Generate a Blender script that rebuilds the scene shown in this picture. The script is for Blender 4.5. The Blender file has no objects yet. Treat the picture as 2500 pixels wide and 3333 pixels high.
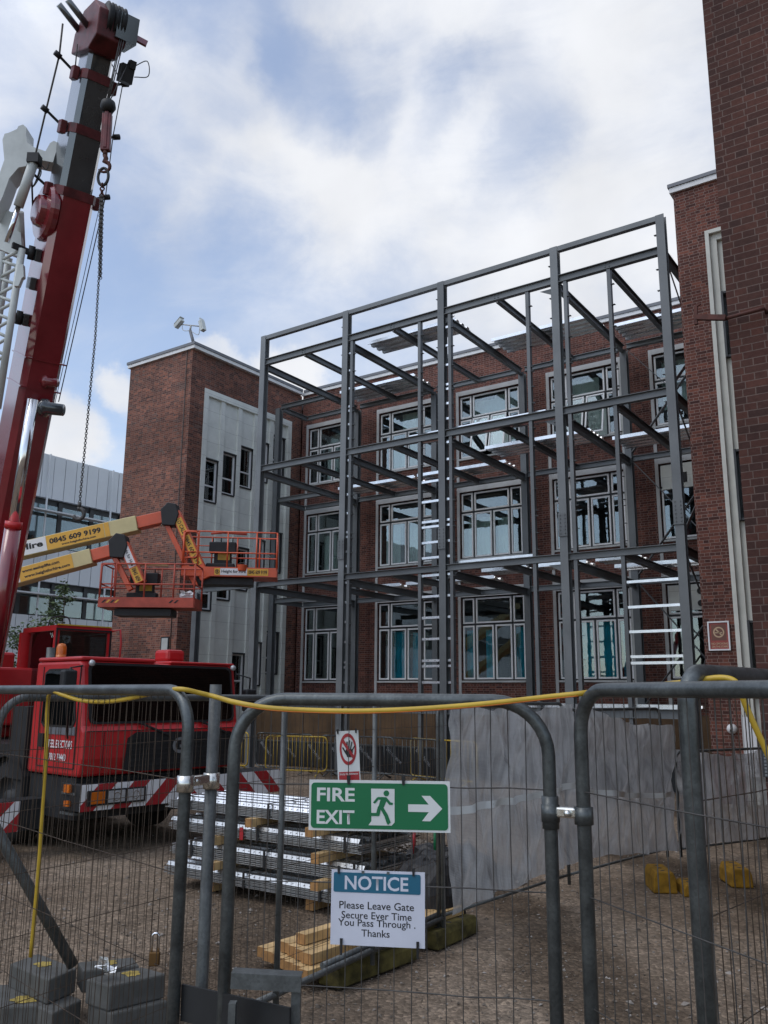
import bpy, bmesh, math, random
from mathutils import Vector, Matrix, noise
import numpy as np
random.seed(7)
SC = bpy.context.scene
COL = SC.collection
rad = math.radians

# ------------------------------------------------------------------ camera
# world axes: X runs along the long facade, Y into the building, Z up; metres
YAW, PITCH, ROLL, CAMH, FPX = rad(34.96), rad(12.0), rad(0.432), 2.1, 2800.0
LAT = Vector((math.cos(YAW), math.sin(YAW), 0))
FWD = Vector((-math.sin(YAW), math.cos(YAW), 0))
_F = Vector((-math.sin(YAW)*math.cos(PITCH), math.cos(YAW)*math.cos(PITCH), math.sin(PITCH)))
_U = LAT.cross(_F)
CR = LAT*math.cos(ROLL) + _U*math.sin(ROLL)
CU = -LAT*math.sin(ROLL) + _U*math.cos(ROLL)
CPOS = Vector((0, 0, CAMH))
cam = bpy.data.cameras.new('camera')
cam.sensor_fit = 'HORIZONTAL'; cam.sensor_width = 36.0
cam.lens = 36.0*FPX/2500.0
cam.clip_start = 0.05; cam.clip_end = 2000
camo = bpy.data.objects.new('camera', cam); COL.objects.link(camo)
camo.matrix_world = Matrix(((CR.x, CU.x, -_F.x, 0), (CR.y, CU.y, -_F.y, 0), (CR.z, CU.z, -_F.z, CAMH), (0, 0, 0, 1)))
SC.camera = camo

def ray(x, y):
    return CR*(x-1250) + CU*(1666.5-y) + _F*FPX
def onY(x, y, D): d = ray(x, y); return CPOS + d*(D/d.y)
def onX(x, y, D): d = ray(x, y); return CPOS + d*(D/d.x)
def onZ(x, y, z=0.0): d = ray(x, y); return CPOS + d*((z-CAMH)/d.z)
def at(x, y, dist): d = ray(x, y); return CPOS + d*(dist/d.dot(FWD))
def lf(l, f, z=0.0): v = LAT*l + FWD*f; return Vector((v.x, v.y, z))

# ------------------------------------------------------------------ sky, sun, exposure
SUN_EL, SUN_AZ = rad(55), rad(208)       # azimuth from +Y towards +X
SC.view_settings.view_transform = 'Standard'
SC.view_settings.look = 'None'
SC.view_settings.exposure = 0.1
SC.view_settings.gamma = 1.0
W = bpy.data.worlds.new('World'); SC.world = W; W.use_nodes = True
wn = W.node_tree; wn.nodes.clear()
def WN(t, **k):
    n = wn.nodes.new(t)
    for a, b in k.items(): setattr(n, a, b)
    return n
def wl(a, b): wn.links.new(a, b)
def wmath(op, a, b=None, clamp=False):
    n = WN('ShaderNodeMath', operation=op); n.use_clamp = clamp
    for i, v in enumerate((a, b)):
        if v is None: continue
        if isinstance(v, (int, float)): n.inputs[i].default_value = v
        else: wl(v, n.inputs[i])
    return n.outputs[0]
sky = WN('ShaderNodeTexSky', sky_type='NISHITA')
sky.sun_disc = False; sky.sun_elevation = SUN_EL; sky.sun_rotation = SUN_AZ
sky.air_density = 1.0; sky.dust_density = 0.6; sky.ozone_density = 2.5
tc = WN('ShaderNodeTexCoord'); DIR = tc.outputs['Generated']
def sky_noise(scale, detail, rough, dist=0.0, off=(0, 0, 0), stretch=(1, 1, 1)):
    mp = WN('ShaderNodeMapping'); wl(DIR, mp.inputs[0])
    mp.inputs['Location'].default_value = off; mp.inputs['Scale'].default_value = stretch
    n = WN('ShaderNodeTexNoise'); wl(mp.outputs[0], n.inputs['Vector'])
    n.inputs['Scale'].default_value = scale; n.inputs['Detail'].default_value = detail
    n.inputs['Roughness'].default_value = rough; n.inputs['Distortion'].default_value = dist
    return n.outputs['Fac']
big = sky_noise(2.6, 9, 0.55, 0.35, (3.1, 0.7, 1.9), (1, 1, 1.7))
fine = sky_noise(7.0, 9, 0.62, 0.5, (1.2, 4.1, 0.3), (.8, 1.3, 2.2))
field = wmath('ADD', wmath('MULTIPLY', big, 0.85), wmath('MULTIPLY', fine, 0.55))
field = wmath('SUBTRACT', field, 0.25)
# cloud banks and blue gaps: (direction, angular radius in degrees, weight)
BLOBS = [((20, 30), 4, .24), ((50, 370), 5, .28), ((640, 90), 2.6, .30), ((620, 450), 4.5, .26), ((930, 430), 5.5, .36), ((1200, 480), 5, .28), ((1430, 460), 2.2, .26), ((760, 640), 5, .12), ((1000, 620), 4, .10),
         ((1350, 60), 7, .18), ((1750, 120), 9, .22), ((2050, 480), 8, .24), ((1850, 720), 7, .16), ((2150, 1000), 8, .16), ((1500, 1050), 7, .08), ((1300, 900), 8, .06),
         ((400, 1225), 1.3, .55), ((180, 1430), 2.0, .52), ((720, 1140), 1.3, .40), ((930, 1210), 1.6, .46),
         ((850, 200), 3.6, -.28), ((1050, 255), 3, -.24), ((1300, 300), 3.2, -.26), ((1590, 430), 3.6, -.26), ((300, 150), 5, -.14), ((360, 900), 7, -.08), ((800, 700), 2.4, -.16), ((1150, 760), 4, -.12), ((560, 850), 6, -.06)]
def warp(vec, scale, amt, off):
    mp = WN('ShaderNodeMapping'); wl(vec, mp.inputs[0]); mp.inputs['Location'].default_value = off
    n = WN('ShaderNodeTexNoise'); wl(mp.outputs[0], n.inputs['Vector']); n.inputs['Scale'].default_value = scale; n.inputs['Detail'].default_value = 6; n.inputs['Roughness'].default_value = .6
    sb = WN('ShaderNodeVectorMath', operation='SUBTRACT'); wl(n.outputs['Color'], sb.inputs[0]); sb.inputs[1].default_value = (.5, .5, .5)
    ma = WN('ShaderNodeVectorMath', operation='MULTIPLY_ADD'); wl(sb.outputs[0], ma.inputs[0]); ma.inputs[1].default_value = (amt, amt, amt); wl(vec, ma.inputs[2])
    nm = WN('ShaderNodeVectorMath', operation='NORMALIZE'); wl(ma.outputs[0], nm.inputs[0]); return nm.outputs[0]
WDIR = warp(DIR, 6.0, .17, (2, 9, 4))
for (px, py), r, w in BLOBS:
    d = ray(px, py).normalized()
    vm = WN('ShaderNodeVectorMath', operation='DOT_PRODUCT'); wl(WDIR, vm.inputs[0]); vm.inputs[1].default_value = d
    mr = WN('ShaderNodeMapRange', interpolation_type='SMOOTHERSTEP'); wl(vm.outputs['Value'], mr.inputs[0])
    mr.inputs[1].default_value = math.cos(rad(r*1.9)); mr.inputs[2].default_value = 1.0
    mr.inputs[3].default_value = 0.0; mr.inputs[4].default_value = w*(.68 if 0 < w < .38 else 1.25 if w < 0 else 1)
    field = wmath('ADD', field, mr.outputs[0])
cm = WN('ShaderNodeMapRange', interpolation_type='SMOOTHSTEP'); wl(field, cm.inputs[0])
cm.inputs[1].default_value = 0.20; cm.inputs[2].default_value = 0.98
cm.inputs[3].default_value = 0.24; cm.inputs[4].default_value = 1.0
shade = WN('ShaderNodeMapRange'); wl(sky_noise(4.5, 6, 0.5, 0.0, (7, 2, 5)), shade.inputs[0])
shade.inputs[1].default_value = .3; shade.inputs[2].default_value = .7; shade.inputs[3].default_value = .71; shade.inputs[4].default_value = .92
# extra cloud brightness added overhead and sunwards, out of view, to light the facades
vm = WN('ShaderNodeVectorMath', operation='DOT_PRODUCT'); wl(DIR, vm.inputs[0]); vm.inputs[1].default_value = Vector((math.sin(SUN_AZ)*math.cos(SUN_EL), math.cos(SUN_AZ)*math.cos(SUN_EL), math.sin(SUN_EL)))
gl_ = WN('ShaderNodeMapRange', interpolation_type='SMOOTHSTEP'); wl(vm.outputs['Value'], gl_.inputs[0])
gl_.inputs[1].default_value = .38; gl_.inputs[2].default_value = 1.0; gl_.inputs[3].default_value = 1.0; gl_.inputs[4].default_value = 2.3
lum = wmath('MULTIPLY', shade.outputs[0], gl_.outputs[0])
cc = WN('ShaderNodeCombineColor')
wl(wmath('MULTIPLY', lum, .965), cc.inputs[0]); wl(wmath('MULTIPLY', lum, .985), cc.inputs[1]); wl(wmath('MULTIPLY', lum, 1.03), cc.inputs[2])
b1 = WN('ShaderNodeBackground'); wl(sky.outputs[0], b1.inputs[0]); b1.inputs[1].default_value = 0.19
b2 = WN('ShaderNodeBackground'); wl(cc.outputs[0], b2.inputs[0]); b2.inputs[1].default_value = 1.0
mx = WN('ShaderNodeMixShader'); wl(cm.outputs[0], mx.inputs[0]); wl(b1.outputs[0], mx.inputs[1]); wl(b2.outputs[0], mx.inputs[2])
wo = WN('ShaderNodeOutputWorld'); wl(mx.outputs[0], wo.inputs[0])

sun = bpy.data.lights.new('sun', 'SUN'); sun.energy = 0.55; sun.angle = rad(24); sun.color = (1.0, .95, .88)
suno = bpy.data.objects.new('sun', sun); COL.objects.link(suno)
_sd = Vector((math.sin(SUN_AZ)*math.cos(SUN_EL), math.cos(SUN_AZ)*math.cos(SUN_EL), math.sin(SUN_EL)))
suno.rotation_euler = _sd.to_track_quat('Z', 'Y').to_euler()

# ------------------------------------------------------------------ scene-graph helpers
def tag(o, label=None, cat=None, group=None, kind=None):
    if label: o['label'] = label
    if cat: o['category'] = cat
    if group: o['group'] = group
    if kind: o['kind'] = kind
    return o
def root(name, label, cat, loc=(0, 0, 0), group=None):
    o = bpy.data.objects.new(name, None); COL.objects.link(o)
    o.location = loc; o.empty_display_size = .2
    return tag(o, label, cat, group)
def worg(o):
    v = Vector((0, 0, 0))
    while o is not None:
        v += o.location; o = o.parent
    return v
def children(o): return [c for c in bpy.data.objects if c.parent is o]
def copy_tree(o, parent=None):
    c = o.copy(); COL.objects.link(c); c.parent = parent
    for ch in children(o): copy_tree(ch, c)
    return c

class MB:
    def __init__(s): s.v = []; s.f = []; s.sm = []
    def add(s, vs, fs, smooth=False):
        b = len(s.v); s.v += [tuple(v) for v in vs]
        for f in fs: s.f.append(tuple(i+b for i in f)); s.sm.append(smooth)
        return s
    def box(s, a, b):
        (x0, y0, z0), (x1, y1, z1) = a, b
        x0, x1 = min(x0, x1), max(x0, x1); y0, y1 = min(y0, y1), max(y0, y1); z0, z1 = min(z0, z1), max(z0, z1)
        v = [(x0, y0, z0), (x1, y0, z0), (x1, y1, z0), (x0, y1, z0), (x0, y0, z1), (x1, y0, z1), (x1, y1, z1), (x0, y1, z1)]
        return s.add(v, [(0, 3, 2, 1), (4, 5, 6, 7), (0, 1, 5, 4), (1, 2, 6, 5), (2, 3, 7, 6), (3, 0, 4, 7)])
    def obox(s, c, ax, ay, az, hx, hy, hz):
        c = Vector(c); ax, ay, az = Vector(ax)*hx, Vector(ay)*hy, Vector(az)*hz
        v = [c+ax*i+ay*j+az*k for k in (-1, 1) for (i, j) in ((-1, -1), (1, -1), (1, 1), (-1, 1))]
        return s.add(v, [(0, 3, 2, 1), (4, 5, 6, 7), (0, 1, 5, 4), (1, 2, 6, 5), (2, 3, 7, 6), (3, 0, 4, 7)])
    def bar(s, p, q, w, h, up=(0, 0, 1)):       # rectangular bar from p to q
        p, q = Vector(p), Vector(q); a = (q-p); L = a.length; a.normalize()
        up = Vector(up)
        if abs(a.dot(up)) > .98: up = Vector((0, 1, 0))
        sd = a.cross(up).normalized(); u = sd.cross(a)
        return s.obox((p+q)/2, a, sd, u, L/2, w/2, h/2)
    def ibeam(s, p, q, w, h, tf=.014, tw=.012, up=(0, 0, 1)):
        p, q = Vector(p), Vector(q); a = (q-p); L = a.length; a.normalize()
        up = Vector(up); sd = a.cross(up).normalized(); u = sd.cross(a); m = (p+q)/2
        s.obox(m+u*(h/2-tf/2), a, sd, u, L/2, w/2, tf/2)
        s.obox(m-u*(h/2-tf/2), a, sd, u, L/2, w/2, tf/2)
        return s.obox(m, a, sd, u, L/2-.001, tw/2, h/2-tf)
    def tube(s, pts, r, n=8, caps=True, closed=False, smooth=True, sx=1.0):
        pts = [Vector(p) for p in pts]; m = len(pts); rings = []
        prev = None
        for i, p in enumerate(pts):
            if closed: t = pts[(i+1) % m]-pts[i-1]
            else: t = pts[min(i+1, m-1)]-pts[max(i-1, 0)]
            if t.length < 1e-9: t = Vector((0, 0, 1))
            t.normalize()
            if prev is None:
                ref = Vector((0, 0, 1)) if abs(t.z) < .9 else Vector((1, 0, 0))
                nn = t.cross(ref).normalized()
            else:
                nn = prev-t*prev.dot(t)
                nn = nn.normalized() if nn.length > 1e-6 else t.orthogonal().normalized()
            prev = nn; bb = t.cross(nn)
            rr = r[i] if isinstance(r, (list, tuple)) else r
            rings.append([p+(nn*math.cos(2*math.pi*k/n)*sx+bb*math.sin(2*math.pi*k/n))*rr for k in range(n)])
        vs = [v for g in rings for v in g]; fs = []
        for i in range(m if closed else m-1):
            j = (i+1) % m
            for k in range(n):
                k2 = (k+1) % n
                fs.append((i*n+k, i*n+k2, j*n+k2, j*n+k))
        b = len(s.v); s.add(vs, fs, smooth)
        if caps and not closed:
            s.f.append(tuple(b+k for k in range(n-1, -1, -1))); s.sm.append(False)
            s.f.append(tuple(b+(m-1)*n+k for k in range(n))); s.sm.append(False)
        return s
    def cyl(s, p, q, r, n=16, r2=None, smooth=True):
        return s.tube([p, q], [r, r2 if r2 is not None else r], n, smooth=smooth)
    def prism(s, poly, o, ex, ey, ez, t):       # poly in (ex,ey) plane, thickness t along ez
        o, ex, ey, ez = Vector(o), Vector(ex), Vector(ey), Vector(ez)
        n = len(poly)
        ar = sum(poly[i][0]*poly[(i+1) % n][1]-poly[(i+1) % n][0]*poly[i][1] for i in range(n))
        if ar < 0: poly = poly[::-1]
        a = [o+ex*x+ey*y for x, y in poly]; b = [v+ez*t for v in a]
        fs = [tuple(range(n-1, -1, -1)), tuple(range(n, 2*n))]
        for i in range(n):
            j = (i+1) % n; fs.append((i, j, j+n, i+n))
        return s.add(a+b, fs)
    def ring(s, c, ex, ey, ez, r0, r1, t, n=32, sx=1.0, sy=1.0):
        c, ex, ey, ez = Vector(c), Vector(ex), Vector(ey), Vector(ez); vs = []
        for k in range(n):
            d = ex*math.cos(2*math.pi*k/n)*sx+ey*math.sin(2*math.pi*k/n)*sy
            vs += [c+d*r0, c+d*r1, c+d*r1+ez*t, c+d*r0+ez*t]
        fs = []
        for k in range(n):
            j = (k+1) % n
            for i in range(4): fs.append((k*4+i, j*4+i, j*4+(i+1) % 4, k*4+(i+1) % 4))
        return s.add(vs, fs)
    def lathe(s, c, axis, prof, n=24, smooth=True):           # prof: (radius, along-axis)
        axis = Vector(axis).normalized(); c = Vector(c)
        e1 = axis.orthogonal().normalized(); e2 = axis.cross(e1); vs = []
        for r, h in prof:
            for k in range(n):
                vs.append(c+axis*h+(e1*math.cos(2*math.pi*k/n)+e2*math.sin(2*math.pi*k/n))*r)
        fs = []
        for i in range(len(prof)-1):
            for k in range(n):
                k2 = (k+1) % n; fs.append((i*n+k, i*n+k2, (i+1)*n+k2, (i+1)*n+k))
        return s.add(vs, fs, smooth)
    def build(s, name, mat, parent=None, label=None, bevel=0.0, org=None):
        o0 = worg(parent) if parent is not None else Vector(org if org is not None else (0, 0, 0))
        me = bpy.data.meshes.new(name)
        me.from_pydata([(x-o0.x, y-o0.y, z-o0.z) for x, y, z in s.v], [], s.f)
        me.polygons.foreach_set('use_smooth', s.sm)
        bm = bmesh.new(); bm.from_mesh(me); bmesh.ops.recalc_face_normals(bm, faces=bm.faces); bm.to_mesh(me); bm.free()
        me.materials.append(mat); me.update()
        ob = bpy.data.objects.new(name, me); COL.objects.link(ob)
        if parent is not None: ob.parent = parent
        else: ob.location = o0
        if label: ob['label'] = label
        if bevel > 0:
            md = ob.modifiers.new('bevel', 'BEVEL'); md.width = bevel; md.segments = 2; md.limit_method = 'ANGLE'; md.angle_limit = rad(40)
        return ob

def arc_path(pts, R, n=7):     # polyline with rounded corners
    pts = [Vector(p) for p in pts]; out = [pts[0]]
    for i in range(1, len(pts)-1):
        a, b, c = pts[i-1], pts[i], pts[i+1]
        u, v = (a-b).normalized(), (c-b).normalized()
        ang = u.angle(v); cut = R/math.tan(ang/2)
        p0, p1 = b+u*cut, b+v*cut
        ctr = b+(u+v).normalized()*(R/math.sin(ang/2))
        w0, w1 = p0-ctr, p1-ctr; tot = w0.angle(w1); ax = w0.cross(w1).normalized()
        for k in range(n+1): out.append(ctr+Matrix.Rotation(tot*k/n, 3, ax) @ w0)
    out.append(pts[-1]); return out
def spline(pts, n=8):
    P = [Vector(p) for p in pts]; P = [P[0]*2-P[1]]+P+[P[-1]*2-P[-2]]; out = []
    for i in range(1, len(P)-2):
        for k in range(n):
            t = k/n; a, b, c, d = P[i-1:i+3]
            out.append(.5*((2*b)+(c-a)*t+(2*a-5*b+4*c-d)*t*t+(3*b-a-3*c+d)*t**3))
    out.append(P[-2]); return out
def text_part(name, txt, o, ex, ey, width, height, mat, parent, bold=0.0, t=.002, align='L'):
    """flat lettering o = lower left of the cap box; ex right, ey up; fitted to width x height"""
    cu = bpy.data.curves.new('t', 'FONT'); cu.body = txt; cu.size = 1
    cu.offset = bold
    cu.resolution_u = 3
    ob = bpy.data.objects.new('t', cu); COL.objects.link(ob)
    dg = bpy.context.evaluated_depsgraph_get(); dg.update()
    me = bpy.data.meshes.new_from_object(ob.evaluated_get(dg))
    bpy.data.objects.remove(ob)
    xs = [v.co.x for v in me.vertices]; ys = [v.co.y for v in me.vertices]
    x0, x1 = min(xs), max(xs); y0, y1 = min(ys), max(ys)
    o, ex, ey = Vector(o), Vector(ex), Vector(ey); og = worg(parent)
    sx = width/(x1-x0); sy = height/(y1-y0)
    for v in me.vertices: v.co = o+ex*((v.co.x-x0)*sx)+ey*((v.co.y-y0)*sy)-og
    me.materials.clear(); me.materials.append(mat); me.name = name
    r = bpy.data.objects.new(name, me); COL.objects.link(r); r.parent = parent
    return r

# ------------------------------------------------------------------ materials
def mat(name):
    m = bpy.data.materials.new(name); m.use_nodes = True
    nt = m.node_tree; nt.nodes.clear()
    out = nt.nodes.new('ShaderNodeOutputMaterial'); p = nt.nodes.new('ShaderNodeBsdfPrincipled')
    nt.links.new(p.outputs[0], out.inputs[0]); return m, nt, p
def N(nt, t, **k):
    n = nt.nodes.new(t)
    for a, b in k.items(): setattr(n, a, b)
    return n
def noise_fac(nt, vec, scale, detail=4, rough=.55):
    n = N(nt, 'ShaderNodeTexNoise'); n.inputs['Scale'].default_value = scale
    n.inputs['Detail'].default_value = detail; n.inputs['Roughness'].default_value = rough
    if vec is not None: nt.links.new(vec, n.inputs['Vector'])
    return n.outputs['Fac']
def ramp(nt, fac, stops):
    r = N(nt, 'ShaderNodeValToRGB'); e = r.color_ramp.elements
    while len(e) < len(stops): e.new(.5)
    for i, (p, c) in enumerate(stops): e[i].position = p; e[i].color = (*c, 1)
    nt.links.new(fac, r.inputs[0]); return r.outputs[0]
def bump(nt, p, h, strength=.3, dist=.01):
    b = N(nt, 'ShaderNodeBump'); b.inputs['Strength'].default_value = strength; b.inputs['Distance'].default_value = dist
    nt.links.new(h, b.inputs['Height']); nt.links.new(b.outputs[0], p.inputs['Normal'])
def paint(name, c, rough=.45, metal=0.0, var=.18, scale=3.0, spec=.5, bmp=0.0, coat=0.0):
    """painted / plain surface with dirt-like variation"""
    m, nt, p = mat(name)
    g = N(nt, 'ShaderNodeNewGeometry').outputs['Position']
    f = noise_fac(nt, g, scale, 7, .62)
    lo = tuple(x*(1-var) for x in c); hi = tuple(min(1, x*(1+var)) for x in c)
    nt.links.new(ramp(nt, f, [(.32, lo), (.68, hi)]), p.inputs['Base Color'])
    rr = N(nt, 'ShaderNodeMapRange'); nt.links.new(noise_fac(nt, g, scale*4, 5), rr.inputs[0])
    rr.inputs[3].default_value = max(.03, rough-.12); rr.inputs[4].default_value = min(1, rough+.12)
    nt.links.new(rr.outputs[0], p.inputs['Roughness'])
    p.inputs['Metallic'].default_value = metal; p.inputs['Specular IOR Level'].default_value = spec
    if coat: p.inputs['Coat Weight'].default_value = coat; p.inputs['Coat Roughness'].default_value = .12
    if bmp: bump(nt, p, noise_fac(nt, g, scale*12, 5), bmp, .004)
    return m
def tweak(m, kind):                                # member to member tone, spangle and rust blooms
    nt = m.node_tree; p = next(n for n in nt.nodes if n.type == 'BSDF_PRINCIPLED'); src = p.inputs['Base Color'].links[0].from_socket
    g = N(nt, 'ShaderNodeNewGeometry').outputs['Position']
    mm = N(nt, 'ShaderNodeMix', data_type='RGBA', blend_type='MULTIPLY'); mm.inputs[0].default_value = 1; nt.links.new(src, mm.inputs[6])
    if kind == 'steel':
        oi = N(nt, 'ShaderNodeObjectInfo'); nt.links.new(ramp(nt, oi.outputs['Random'], [(0, (.80, .80, .80)), (1, (1.18, 1.17, 1.15))]), mm.inputs[7])
    else:
        v = N(nt, 'ShaderNodeTexVoronoi'); v.inputs['Scale'].default_value = 130; nt.links.new(g, v.inputs['Vector'])
        bw_ = N(nt, 'ShaderNodeRGBToBW'); nt.links.new(v.outputs['Color'], bw_.inputs[0]); nt.links.new(ramp(nt, bw_.outputs[0], [(.15, (.88,)*3), (.85, (1.14,)*3)]), mm.inputs[7])
    rm = N(nt, 'ShaderNodeMix', data_type='RGBA'); nt.links.new(mm.outputs[2], rm.inputs[6]); rm.inputs[7].default_value = (.10, .048, .025, 1)
    nt.links.new(ramp(nt, noise_fac(nt, g, 3.3 if kind == 'steel' else 6, 8, .7), [(.66, (0, 0, 0)), (.76, (.65,)*3)]), rm.inputs[0]); nt.links.new(rm.outputs[2], p.inputs['Base Color'])
def joints(m, pitch, dark):                        # faint block joints down a rendered wall
    nt = m.node_tree; p = next(n for n in nt.nodes if n.type == 'BSDF_PRINCIPLED'); src = p.inputs['Base Color'].links[0].from_socket
    sp = N(nt, 'ShaderNodeSeparateXYZ'); nt.links.new(N(nt, 'ShaderNodeNewGeometry').outputs['Position'], sp.inputs[0])
    d = N(nt, 'ShaderNodeMath', operation='DIVIDE'); nt.links.new(sp.outputs['Z'], d.inputs[0]); d.inputs[1].default_value = pitch
    f = N(nt, 'ShaderNodeMath', operation='FRACT'); nt.links.new(d.outputs[0], f.inputs[0])
    l = N(nt, 'ShaderNodeMath', operation='LESS_THAN'); nt.links.new(f.outputs[0], l.inputs[0]); l.inputs[1].default_value = .025
    mm = N(nt, 'ShaderNodeMix', data_type='RGBA', blend_type='MULTIPLY'); nt.links.new(l.outputs[0], mm.inputs[0]); nt.links.new(src, mm.inputs[6]); mm.inputs[7].default_value = (dark, dark, dark, 1)
    nt.links.new(mm.outputs[2], p.inputs['Base Color'])
def brick_mat(name, c1, c2, mortar, stain=.35, weather=None, ms=.0055, bw=.2235, tint=.75):
    m, nt, p = mat(name)
    g = N(nt, 'ShaderNodeNewGeometry'); pos = N(nt, 'ShaderNodeSeparateXYZ'); nor = N(nt, 'ShaderNodeSeparateXYZ')
    nt.links.new(g.outputs['Position'], pos.inputs[0]); nt.links.new(g.outputs['True Normal'], nor.inputs[0])
    ab = N(nt, 'ShaderNodeMath', operation='ABSOLUTE'); nt.links.new(nor.outputs['X'], ab.inputs[0])
    gt = N(nt, 'ShaderNodeMath', operation='GREATER_THAN'); nt.links.new(ab.outputs[0], gt.inputs[0]); gt.inputs[1].default_value = .5
    mixu = N(nt, 'ShaderNodeMix', data_type='FLOAT'); nt.links.new(gt.outputs[0], mixu.inputs[0])
    nt.links.new(pos.outputs['X'], mixu.inputs[2]); nt.links.new(pos.outputs['Y'], mixu.inputs[3])
    cv = N(nt, 'ShaderNodeCombineXYZ'); nt.links.new(mixu.outputs[0], cv.inputs[0]); nt.links.new(pos.outputs['Z'], cv.inputs[1])
    wob = N(nt, 'ShaderNodeTexNoise'); wob.inputs['Scale'].default_value = 7; wob.inputs['Detail'].default_value = 3
    nt.links.new(g.outputs['Position'], wob.inputs['Vector'])
    wa = N(nt, 'ShaderNodeVectorMath', operation='MULTIPLY_ADD'); nt.links.new(wob.outputs['Color'], wa.inputs[0])
    wa.inputs[1].default_value = (.006, .006, 0); nt.links.new(cv.outputs[0], wa.inputs[2])
    def bt(a, b, mo, bias):
        k = N(nt, 'ShaderNodeTexBrick'); nt.links.new(wa.outputs[0], k.inputs['Vector'])
        k.inputs['Color1'].default_value = (*a, 1); k.inputs['Color2'].default_value = (*b, 1); k.inputs['Mortar'].default_value = (*mo, 1)
        k.inputs['Scale'].default_value = 1; k.inputs['Mortar Size'].default_value = ms; k.inputs['Mortar Smooth'].default_value = .25
        k.inputs['Bias'].default_value = bias; k.inputs['Brick Width'].default_value = bw; k.inputs['Row Height'].default_value = .0705
        k.offset = .25; k.offset_frequency = 2; k.squash = .5; k.squash_frequency = 2
        return k
    k = bt(c1, c2, mortar, 0.0)
    k2 = bt((.55, .55, .60), (1.35, 1.25, 1.15), (1, 1, 1), 0.0); k2.inputs['Color1'].default_value = (.52, .50, .56, 1)
    k2.offset_frequency = 2
    sh = N(nt, 'ShaderNodeVectorMath', operation='ADD'); nt.links.new(wa.outputs[0], sh.inputs[0]); sh.inputs[1].default_value = (bw*8, .0705*6, 0); nt.links.new(sh.outputs[0], k2.inputs['Vector'])
    km = N(nt, 'ShaderNodeMix', data_type='RGBA', blend_type='MULTIPLY'); km.inputs[0].default_value = tint
    nt.links.new(k.outputs['Color'], km.inputs[6]); nt.links.new(k2.outputs['Color'], km.inputs[7])
    big = noise_fac(nt, g.outputs['Position'], .55, 6, .6)
    fine = noise_fac(nt, g.outputs['Position'], 22, 6, .65)
    mul = N(nt, 'ShaderNodeMix', data_type='RGBA', blend_type='MULTIPLY'); mul.inputs[0].default_value = 1
    nt.links.new(km.outputs[2], mul.inputs[6])
    nt.links.new(ramp(nt, big, [(.3, (1-stain,)*3), (.7, (1+stain*.25,)*3)]), mul.inputs[7])
    mul2 = N(nt, 'ShaderNodeMix', data_type='RGBA', blend_type='MULTIPLY'); mul2.inputs[0].default_value = 1
    nt.links.new(mul.outputs[2], mul2.inputs[6]); nt.links.new(ramp(nt, fine, [(.25, (.72,)*3), (.75, (1.15,)*3)]), mul2.inputs[7])
    last = mul2.outputs[2]
    if weather:                                   # pale lime-bloom spots on single bricks
        sp = bt((0, 0, 0), (1, 1, 1), (0, 0, 0), -.78)
        nt.links.new(cv.outputs[0], sp.inputs['Vector'])
        wm = N(nt, 'ShaderNodeMix', data_type='RGBA'); 
        mm = N(nt, 'ShaderNodeMath', operation='MULTIPLY'); nt.links.new(sp.outputs['Color'], mm.inputs[0])
        nt.links.new(ramp(nt, noise_fac(nt, g.outputs['Position'], 1.3, 3), [(.4, (0, 0, 0)), (.62, (1, 1, 1))]), mm.inputs[1])
        nt.links.new(mm.outputs[0], wm.inputs[0]); nt.links.new(last, wm.inputs[6]); wm.inputs[7].default_value = (*weather, 1)
        last = wm.outputs[2]
    nt.links.new(last, p.inputs['Base Color']); p.inputs['Roughness'].default_value = .88
    p.inputs['Specular IOR Level'].default_value = .25
    inv = N(nt, 'ShaderNodeMath', operation='MULTIPLY_ADD'); nt.links.new(k.outputs['Fac'], inv.inputs[0]); inv.inputs[1].default_value = -1; 
    nt.links.new(fine, inv.inputs[2]); bump(nt, p, inv.outputs[0], .5, .006)
    return m
M = {}
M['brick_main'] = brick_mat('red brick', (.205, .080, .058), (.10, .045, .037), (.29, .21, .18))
M['brick_left'] = brick_mat('mottled brown red brick', (.30, .125, .085), (.115, .058, .050), (.29, .22, .18), .45, (.40, .31, .26))
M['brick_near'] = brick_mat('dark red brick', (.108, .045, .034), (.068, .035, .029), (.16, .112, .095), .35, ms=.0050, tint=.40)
M['stone'] = paint('white painted render', (.70, .725, .675), .8, 0, .12, 1.2, .3, .15)
joints(M['stone'], .56, .72)
M['stone_grey'] = paint('grey white stone trim', (.48, .485, .47), .8, 0, .15, 1.5, .3, .1)
M['cream'] = paint('cream painted stone', (.60, .60, .54), .7, 0, .10, 2.0, .3, .1)
M['coping'] = paint('white coping', (.72, .72, .71), .6, 0, .08)
M['felt'] = paint('grey lead edge', (.16, .165, .18), .55, .2, .15)
M['steel'] = paint('grey primer painted steel', (.142, .153, .158), .48, .12, .2, 1.1, .5)
M['deck_stack'] = paint('stacked galvanised sheet', (.52, .54, .55), .36, .85, .2, 7)
M['deck'] = paint('bright galvanised sheet', (.72, .74, .76), .30, .9, .12, 6)
M['galv'] = paint('galvanised tube', (.088, .098, .098), .36, .5, .42, 11, .6, .12)
M['galv_dull'] = paint('weathered galvanised tube', (.095, .102, .10), .5, .35, .35, 7, .5, .15)
M['zinc'] = paint('bright zinc clamp', (.70, .70, .66), .25, .95, .12, 12)
M['wire'] = paint('dark galvanised wire', (.085, .08, .075), .55, .5, .3, 15)
M['wire_rust'] = paint('browned fence wire', (.07, .05, .035), .6, .4, .3, 15)
M['frame_dark'] = paint('dark window frame', (.025, .026, .028), .5)
M['frame_white'] = paint('white window casement', (.78, .79, .78), .5, 0, .06)
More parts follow.
